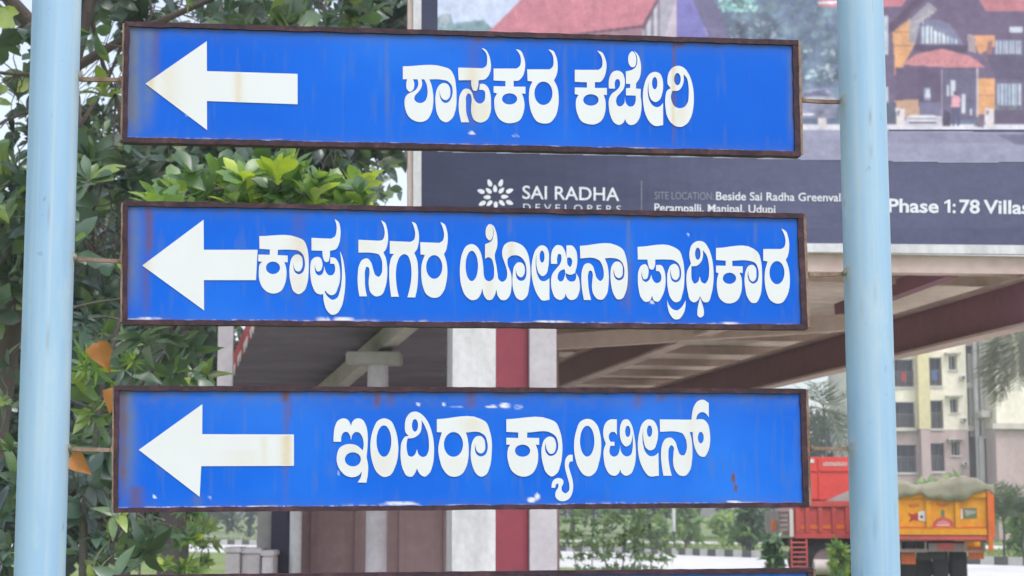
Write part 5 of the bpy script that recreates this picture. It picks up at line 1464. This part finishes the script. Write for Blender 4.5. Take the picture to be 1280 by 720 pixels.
# small fittings: air conditioners, balcony railings, washing
r4 = random.Random(8)
for px, py in ((1199.5, 523), (1199, 577), (1183, 548), (1199.5, 470)):
    m = MB(); m.box((ax(px), AB - .38, az(py + 5)), (ax(px + 7), AB - .005, az(py)), bev=.03); m.tube([(ax(px + 3.5), AB - .385, az(py + 2.5)), (ax(px + 3.5), AB - .39, az(py + 2.5))], .10, 14, 1); m.build('air_conditioner', [wfr, dfr], apt)
cl = [wear('washing_a', S(190, 70, 60, .8), None, 2), wear('washing_b', S(220, 220, 225, .85), None, 2), wear('washing_c', S(90, 110, 160, .8), None, 2)]
for h in Hb:
    if h[2] - h[0] > .7:
        m = MB(); zt_ = h[1] + .95
        n_ = int((h[2] - h[0]) / .14)
        for i in range(n_ + 1): xq = h[0] + .03 + (h[2] - h[0] - .06) * i / n_; m.box((xq - .014, AB + .08, h[1] + .01), (xq + .014, AB + .11, zt_))
        m.box((h[0] + .01, AB + .075, zt_ + .001), (h[2] - .01, AB + .115, zt_ + .05)); m.build('railing', bumpg_, apt)
        if r4.random() < .2:
            xq = h[0] + r4.uniform(.15, .5) * (h[2] - h[0]); m = MB(); m.box((xq, AB + .055, zt_ - .62), (xq + r4.uniform(.3, .5), AB + .07, zt_ + .045)); m.build('washing', r4.choice(cl), apt)
# wing on the right
YW = 109.5
wing = empty('apartment_wing', (P(1280, 500, YW).x, YW, 0), 'blank gable wing beside the apartment block at the right edge, cream over mauve', 'building')
xw0, xw1 = P(1243, 500, YW).x, P(1420, 500, YW).x
zs_ = P(1260, 534, YW).z
m = MB(); m.box((xw0, YW, 0), (xw1, YW + 8, zs_), 1); m.box((xw0 + .12, YW + .1, zs_ + .001), (xw1, YW + 8, ZT), 0); m.build('wall', [cream, mauve], wing)
m = MB(); m.box((xw0 - .25, YW - .35, zs_ - .12), (xw1, YW - .004, zs_ + .22)); m.build('ledge', stain, wing)
m = MB(); m.box((P(1232, 500, YW).x, YW + 1, P(1, 520, YW).z), (xw0 - .01, YW + 3, P(1, 512, YW).z)); m.build('canopy', stain, wing)

# ------------------------------------------------------------------ yellow tipper truck seen from behind
TY = 35.0
def tx(px, Y=TY): return P(px, 600, Y).x
def tz(py, Y=TY): return P(640, py, Y).z
ylw = wear('truck_yellow_paint', S(250, 172, 28, .85), S(205, 120, 30, .8), 1.2, .5, .5)
orng = wear('truck_orange_paint', S(236, 122, 50, .85), S(190, 80, 40, .8), 1.2, .5, .5)
redp = wear('truck_red_paint', S(216, 96, 92, .85), S(150, 70, 66, .8), 1.2, .6, .55)
chas = wear('truck_chassis_dark', (.035, .033, .04), (.09, .075, .07), 2, .6, .7)
tyre = wear('tyre_rubber', (.022, .022, .026), (.05, .045, .045), 3, .5, .85)
bumpg = wear('bumper_grey', S(168, 150, 150, .8), S(120, 100, 98, .8), 2, .6, .6)
tarp = wear('olive_tarpaulin', S(176, 170, 148, .8), S(132, 128, 114, .8), 1.2, .6, .85, bump=.4, bscale=6)
pale = wear('pale_print', S(236, 225, 222, .85), S(210, 200, 195, .8), 3, .3, .6)
gsl = wear('green_print', S(130, 140, 105, .75), S(90, 105, 80, .75), 3, .4, .6)
yt = empty('tipper_truck', (tx(1160), TY, 0), 'yellow tipper truck seen from behind with an olive tarpaulin over its load', 'truck')
x0, x1 = tx(1084), tx(1236)
m = MB()
zb, zt = tz(667), tz(617)
m.box((x0 + .1, TY + .06, zb), (x1 - .1, TY + .1, zt), 0)                      # plate
m.box((x0 + .1, TY + .0, zt - .09), (x1 - .1, TY + .058, zt + .04), 0, .01)     # rails
m.box((x0 + .1, TY + .0, zb - .03), (x1 - .1, TY + .058, zb + .1), 0, .01)
for px in (1097, 1122, 1159.5, 1195): m.box((tx(px) - .055, TY + .004, zb + .11), (tx(px) + .055, TY + .058, zt - .1), 0, .01)
m.box((x0 + .12, TY + .03, tz(660)), (x1 - .12, TY + .058, tz(658)), 1)
m.build('tailgate', [ylw, orng], yt)
m = MB()
m.box((x0, TY - .03, zb - .35), (x0 + .09, TY + .12, zt + .1), 0, .01); m.box((x1 - .09, TY - .03, zb - .35), (x1, TY + .12, zt + .1), 0, .01)
m.box((x0, TY + .12, zb - .1), (x0 + .05, TY + 5.0, zt + .05), 0); m.box((x1 - .05, TY + .12, zb - .1), (x1, TY + 5.0, zt + .05), 0)
for i in range(7): m.box((x1 + .001, TY + .4 + i * .7, zb - .08), (x1 + .06, TY + .5 + i * .7, zt), 0); m.box((x0 - .06, TY + .4 + i * .7, zb - .08), (x0 - .001, TY + .5 + i * .7, zt), 0)
m.box((x0 + .06, TY + .13, zb - .12), (x1 - .06, TY + 4.95, zb - .01), 1); m.box((x0 + .06, TY + 4.9, zb), (x1 - .06, TY + 5, zt + .03), 0)
m.build('load_body', [orng, redp], yt)
m = MB(); m.box((x0 + .02, TY + .01, tz(675.5)), (x1 - .02, TY + .12, zb - .04), bev=.015); m.build('body_sill', redp, yt)
m = MB()
m.box((tx(1158), TY + .2, tz(690)), (tx(1202), TY + .26, tz(679)), bev=.01); m.box((tx(1110), TY + .22, tz(691)), (tx(1157.5), TY + .27, tz(686)), bev=.01); m.build('bumper', bumpg, yt)
m = MB(); m.box((tx(1170), TY + .165, tz(687.5)), (tx(1189), TY + .185, tz(679))); m.build('number_plate', redp, yt)
for s0_, s1_ in ((1124, 1155), (1203, 1226)):
    m = MB()
    for a, c in (((s0_, 675.5), (s1_, 675.5)), ((s1_, 675.5), (s1_, 689)), ((s0_, 689), (s1_, 689)), ((s0_, 675.5), (s0_, 689))): m.quadbar(P(*a, TY + .14), P(*c, TY + .14), Vector((.018, 0, .018)), Vector((0, .02, 0)))
    m.build('lamp_guard', bumpg, yt)
for s0_, s1_, y0_, y1_ in ((1124, 1142, 691, 706), (1206, 1225, 683, 699)):
    m = MB(); m.box((tx(s0_), TY + .3, tz(y1_)), (tx(s1_), TY + .315, tz(y0_)), bev=.003); m.build('mudflap', orng, yt)
m = MB(); m.box((tx(1130), TY + .35, tz(690)), (tx(1140), TY + 6.5, tz(676.5))); m.box((tx(1180), TY + .35, tz(690)), (tx(1190), TY + 6.5, tz(676.5)))
m.tube([(tx(1120), TY + 1.0, tz(712)), (tx(1200), TY + 1.0, tz(712))], .11, 12); m.tube([(tx(1150), TY + .85, tz(712)), (tx(1150), TY + 1.15, tz(712))], .24, 14)
m.box((tx(1143), TY + .4, tz(700)), (tx(1178), TY + .5, tz(676.5))); m.build('chassis', chas, yt)
def wheel(cx, cy, r, w_, parent, axis='x', hub=bumpg):
    m = MB(); n = 28
    prof = [(-w_ / 2, r * .55), (-w_ / 2, r * .9), (-w_ * .38, r), (w_ * .38, r), (w_ / 2, r * .9), (w_ / 2, r * .55)]
    vs, fs = [], []
    for i in range(n):
        a = 2 * math.pi * i / n
        for (o, rr) in prof:
            vs.append((cx + o, cy + rr * math.cos(a), r + rr * math.sin(a)) if axis == 'x' else (cx + rr * math.cos(a), cy + o, r + rr * math.sin(a)))
    for i in range(n):
        for j in range(5): fs.append((i * 6 + j, ((i + 1) % n) * 6 + j, ((i + 1) % n) * 6 + j + 1, i * 6 + j + 1))
    m.add(vs, fs, 0, True)
    wo = m.build('wheel', tyre, parent)
    m = MB()
    if axis == 'x': m.tube([(cx - w_ * .42, cy, r), (cx + w_ * .42, cy, r)], r * .56, 20); m.tube([(cx - w_ * .46, cy, r), (cx + w_ * .46, cy, r)], r * .2, 12)
    else: m.tube([(cx, cy - w_ * .42, r), (cx, cy + w_ * .42, r)], r * .56, 20); m.tube([(cx, cy - w_ * .47, r), (cx, cy + w_ * .47, r)], r * .2, 12)
    m.build('rim', hub, wo)
for px in (1110, 1131, 1172, 1195): wheel(tx(px), TY + 1.0, .52, .31, yt)
for px in (1110, 1195): wheel(tx(px), TY + 6.2, .5, .28, yt)
m = MB(); cabz = tz(640)
m.box((x0 + .1, TY + 5.2, .75), (x1 - .1, TY + 7.0, zt + .25), bev=.12); m.build('cab', ylw, yt)
# painted marks on the tailgate
FY = TY + .055
def mark(name, polys, mats):
    m = MB()
    for k, (pts, mi) in enumerate(polys):
        V = [Vector((tx(x, FY), FY - .003 - .0012 * k, tz(y, FY))) for x, y in pts]
        area = sum(pts[i - 1][0] * pts[i][1] - pts[i][0] * pts[i - 1][1] for i in range(len(pts)))
        idx = list(range(len(V)));  m.add(V, [tuple(idx if area < 0 else idx[::-1])], mi)
    return m.build(name, mats, yt)
redl = wear('pink_print', S(226, 140, 130, .85), S(200, 120, 110, .8), 4, .4, .6)
redd = wear('red_print', S(196, 60, 55, .8), S(160, 50, 45, .8), 4, .4, .6)
def el(cx, cy, rx, ry, a0=0, a1=360, n=16): return [(cx + rx * math.cos(R(a0 + (a1 - a0) * i / n)), cy + ry * math.sin(R(a0 + (a1 - a0) * i / n))) for i in range(n + (0 if a1 - a0 == 360 else 1))]
mark('painted_emblem', [([(1133, 641), (1139, 643), (1146, 641), (1146, 651), (1140, 650), (1134, 653), (1137, 647)], 0), ([(1146, 640), (1157.5, 637.5), (1157.5, 652.5), (1146, 650)], 1), (el(1150, 646, 1.8, 1.9), 2), ([(1134, 630), (1147, 629), (1148, 633), (1136, 634)], 3)], [redd, pale, chas, orng])
mark('painted_emblem', [([(1163, 658), (1164.5, 652), (1169, 648.5), (1173, 647), (1176, 643.5), (1179, 647), (1183, 648.5), (1187.5, 652), (1189, 658)], 0), ([(1167, 655.5), (1170, 652), (1176, 650), (1182, 652), (1185, 655.5)], 4), ([(1168, 657), (1184, 657), (1184, 655.9), (1168, 655.9)], 1), ([(1174.2, 646), (1173.6, 640), (1175, 637), (1177, 637), (1178.2, 640), (1177.6, 646)], 2), ([(1167, 629), (1185, 629), (1181, 632), (1176, 634), (1171, 632)], 3)], [redp, pale, gsl, orng, redl])
mark('painted_panel', [([(1196.8, 637), (1200, 636), (1200, 648.5), (1196.8, 649)], 1), ([(1200, 635.5), (1217, 635), (1217, 647.5), (1200, 648.5)], 0), ([(1202, 637), (1216, 639), (1216, 641), (1204, 645)], 2)], [gsl, pale, pil_p])
# tarpaulin: draped sheet with sagging edge
nx, ny = 44, 22
vs = []
for j in range(ny):
    for i in range(nx):
        s, u = i / (nx - 1), j / (ny - 1)
        x = x0 - .05 + (x1 - x0 + .1) * s; y = TY - .05 + 5.0 * max(0, u - .14) / .86
        hump = .11 * math.exp(-((s - .72) / .17) ** 2) + .05 * math.exp(-((s - .25) / .16) ** 2) + .10
        z = zt + .09 + hump * min(1, u / .14) + .035 * math.sin(9 * s + 4 * u) + .025 * math.sin(23 * s + 9 * u) + .018 * math.sin(47 * s - 14 * u)
        if u < .14:
            sag = .20 * abs(math.sin(math.pi * (s * 2.0 + .12))) ** .8 + .04
            z -= (1 - u / .14) * sag
            y = TY - .05 - .02 * math.sin(17 * s)
        vs.append((x, y, z))
fs = [(j * nx + i, j * nx + i + 1, (j + 1) * nx + i + 1, (j + 1) * nx + i) for j in range(ny - 1) for i in range(nx - 1)]
me = bpy.data.meshes.new('tarpaulin'); me.from_pydata([(a - tx(1160), b_ - TY, c) for a, b_, c in vs], [], fs); me.polygons.foreach_set('use_smooth', [True] * len(fs)); me.update()
to = link('tarpaulin', me, None, tarp)
to.location = (tx(1160), TY, 0); to.rotation_euler = (0, 0, -math.atan2(tx(1160), TY))
yt.rotation_euler = (0, 0, -math.atan2(tx(1160), TY))
md = to.modifiers.new('s', 'SOLIDIFY'); md.thickness = .02
tag(to, 'sagging olive tarpaulin draped over the load of the yellow truck', 'tarpaulin')

# ------------------------------------------------------------------ red tipper truck, side on, behind the right post
RY = 39.0
def rx_(px, Y=RY): return P(px, 600, Y).x
def rz(py, Y=RY): return P(640, py, Y).z
redb = wear('truck_bright_red', S(232, 78, 66, .85), S(190, 62, 55, .8), 1.0, .5, .5)
redk = wear('truck_faded_red', S(222, 92, 84, .85), S(165, 70, 66, .8), 1.0, .6, .55)
rt = empty('tipper_truck', (rx_(1040), RY + 1.2, 0), 'red tipper truck standing side on behind the right post, tall red headboard with white lettering', 'truck')
m = MB()
X0, X1 = rx_(992), rx_(1106)
zB, zT = rz(672), rz(628)
m.box((X0, RY, zB), (X1, RY + .06, zT)); m.box((X0, RY + 2.3, zB), (X1, RY + 2.36, zT)); m.box((X0, RY + .061, zB), (X0 + .06, RY + 2.299, zT)); m.box((X0 + .061, RY + .061, zB), (X1, RY + 2.299, zB + .08))
m.box((X0, RY - .06, zT - .1), (X1, RY - .002, zT + .03), bev=.01); m.box((X0, RY - .06, zB - .02), (X1, RY - .002, zB + .09), bev=.01)
for px in (996, 1008, 1024, 1041, 1058, 1074, 1090): m.box((rx_(px) - .05, RY - .055, zB + .1), (rx_(px) + .05, RY - .002, zT - .11), bev=.01)
m.build('load_body', redk, rt)
m = MB()
for px in (1001.5, 1016, 1032, 1049): m.box((rx_(px) - .09, RY - .012, rz(661)), (rx_(px) + .09, RY - .002, rz(656)))
m.build('reflector', orng, rt)
HY = RY + .5
m = MB(); hx0, hx1 = rx_(1004, HY), rx_(1112, HY)
m.box((hx0, HY, zT + .04), (hx1, HY + 1.6, rz(571, HY)), bev=.03)
m.box((rx_(1023, HY), HY - .03, zT + .06), (rx_(1025.5, HY), HY - .002, rz(572, HY))); m.box((hx0 + .02, HY - .03, rz(589, HY)), (hx1, HY - .002, rz(587.5, HY)))
m.build('headboard', redb, rt)
m = MB(); r3 = random.Random(5)
xx = 1029.5
for ch in range(11):
    w_ = r3.uniform(1.6, 2.4)
    for k in range(2): m.box((rx_(xx + k * w_ * .62, HY), HY - .012, rz(582.5, HY)), (rx_(xx + k * w_ * .62 + .62, HY), HY - .004, rz(577.5 + r3.uniform(0, .8), HY)))
    zz = r3.choice([577.6, 579.6, 581.6]); m.box((rx_(xx, HY), HY - .0135, rz(zz + .8, HY)), (rx_(xx + w_, HY), HY - .0125, rz(zz, HY)))
    xx += w_ + .75
m.box((rx_(1012, HY), HY - .012, rz(578.5, HY)), (rx_(1018, HY), HY - .004, rz(574, HY)))
m.build('lettering', pale, rt)
m = MB(); m.add([P(1030, 627, RY + .3), P(1064, 612, RY + .3), P(1110, 606, RY + .3), P(1110, 630, RY + .3), P(1030, 630, RY + .3), P(1030, 627, RY + 1.5), P(1064, 612, RY + 1.5), P(1110, 606, RY + 1.5), P(1110, 630, RY + 1.5), P(1030, 630, RY + 1.5)],
                [(4, 3, 2, 1, 0), (5, 6, 7, 8, 9), (0, 1, 6, 5), (1, 2, 7, 6), (3, 4, 9, 8), (0, 5, 9, 4), (2, 3, 8, 7)]); m.build('load', pil_p, rt)
m = MB()
m.box((rx_(973), RY + .02, rz(668)), (rx_(985), RY + 2.2, rz(638)), bev=.02)
for i in range(5): m.box((rx_(974), RY - .01, rz(664 - i * 6)), (rx_(984), RY + .018, rz(661.5 - i * 6)))
m.build('side_panel', bumpg, rt)
m = MB(); m.box((rx_(986), RY + .01, rz(671)), (rx_(991), RY + 2.2, rz(636))); m.build('corner_post', pale, rt)
m = MB(); m.box((rx_(966), RY + .3, rz(664)), (rx_(971.5), RY + .4, rz(650)), bev=.02); m.build('marker_lamp', orng, rt)
m = MB()
for px in (989, 1008): m.tube([P(px, 674, RY - .12), P(px + 1, 712, RY - .16)], .022, 8)
for i in range(6): m.tube([P(989.3, 678.5 + i * 6, RY - .125), P(1008.3, 678.5 + i * 6, RY - .125)], .02, 8)
m.build('ladder', redp, rt)
m = MB(); m.box((rx_(990), RY + .6, rz(684)), (rx_(1110), RY + .75, rz(673.5))); m.box((rx_(990), RY + 1.6, rz(684)), (rx_(1110), RY + 1.75, rz(673.5)))
m.box((rx_(1014), RY + .5, rz(700)), (rx_(1064), RY + .58, rz(684.5))); m.build('chassis', chas, rt)
for px in (1032, 1092): wheel(rx_(px), RY + .35, .55, .5, rt, 'y')
for px in (1032, 1092): wheel(rx_(px), RY + 1.95, .55, .5, rt, 'y')
m = MB(); m.tube([P(1017, 709, RY - .1), P(1049, 709, RY - .1)], .17, 16); m.build('fuel_tank', pale, rt)
# ------------------------------------------------------------------ damp air
hm = bpy.data.materials.new('haze_air'); hm.use_nodes = True
t = hm.node_tree
for n_ in list(t.nodes):
    if n_.type != 'OUTPUT_MATERIAL': t.nodes.remove(n_)
pv = t.nodes.new('ShaderNodeVolumePrincipled')
pv.inputs['Color'].default_value = (.94, .96, 1.0, 1)
pv.inputs['Density'].default_value = .002
pv.inputs['Anisotropy'].default_value = .2
t.links.new(pv.outputs[0], t.nodes['Material Output'].inputs['Volume'])
m = MB(); m.box((-70, -12, -1), (75, 185, 26))
tag(m.build('haze', hm), kind='stuff')
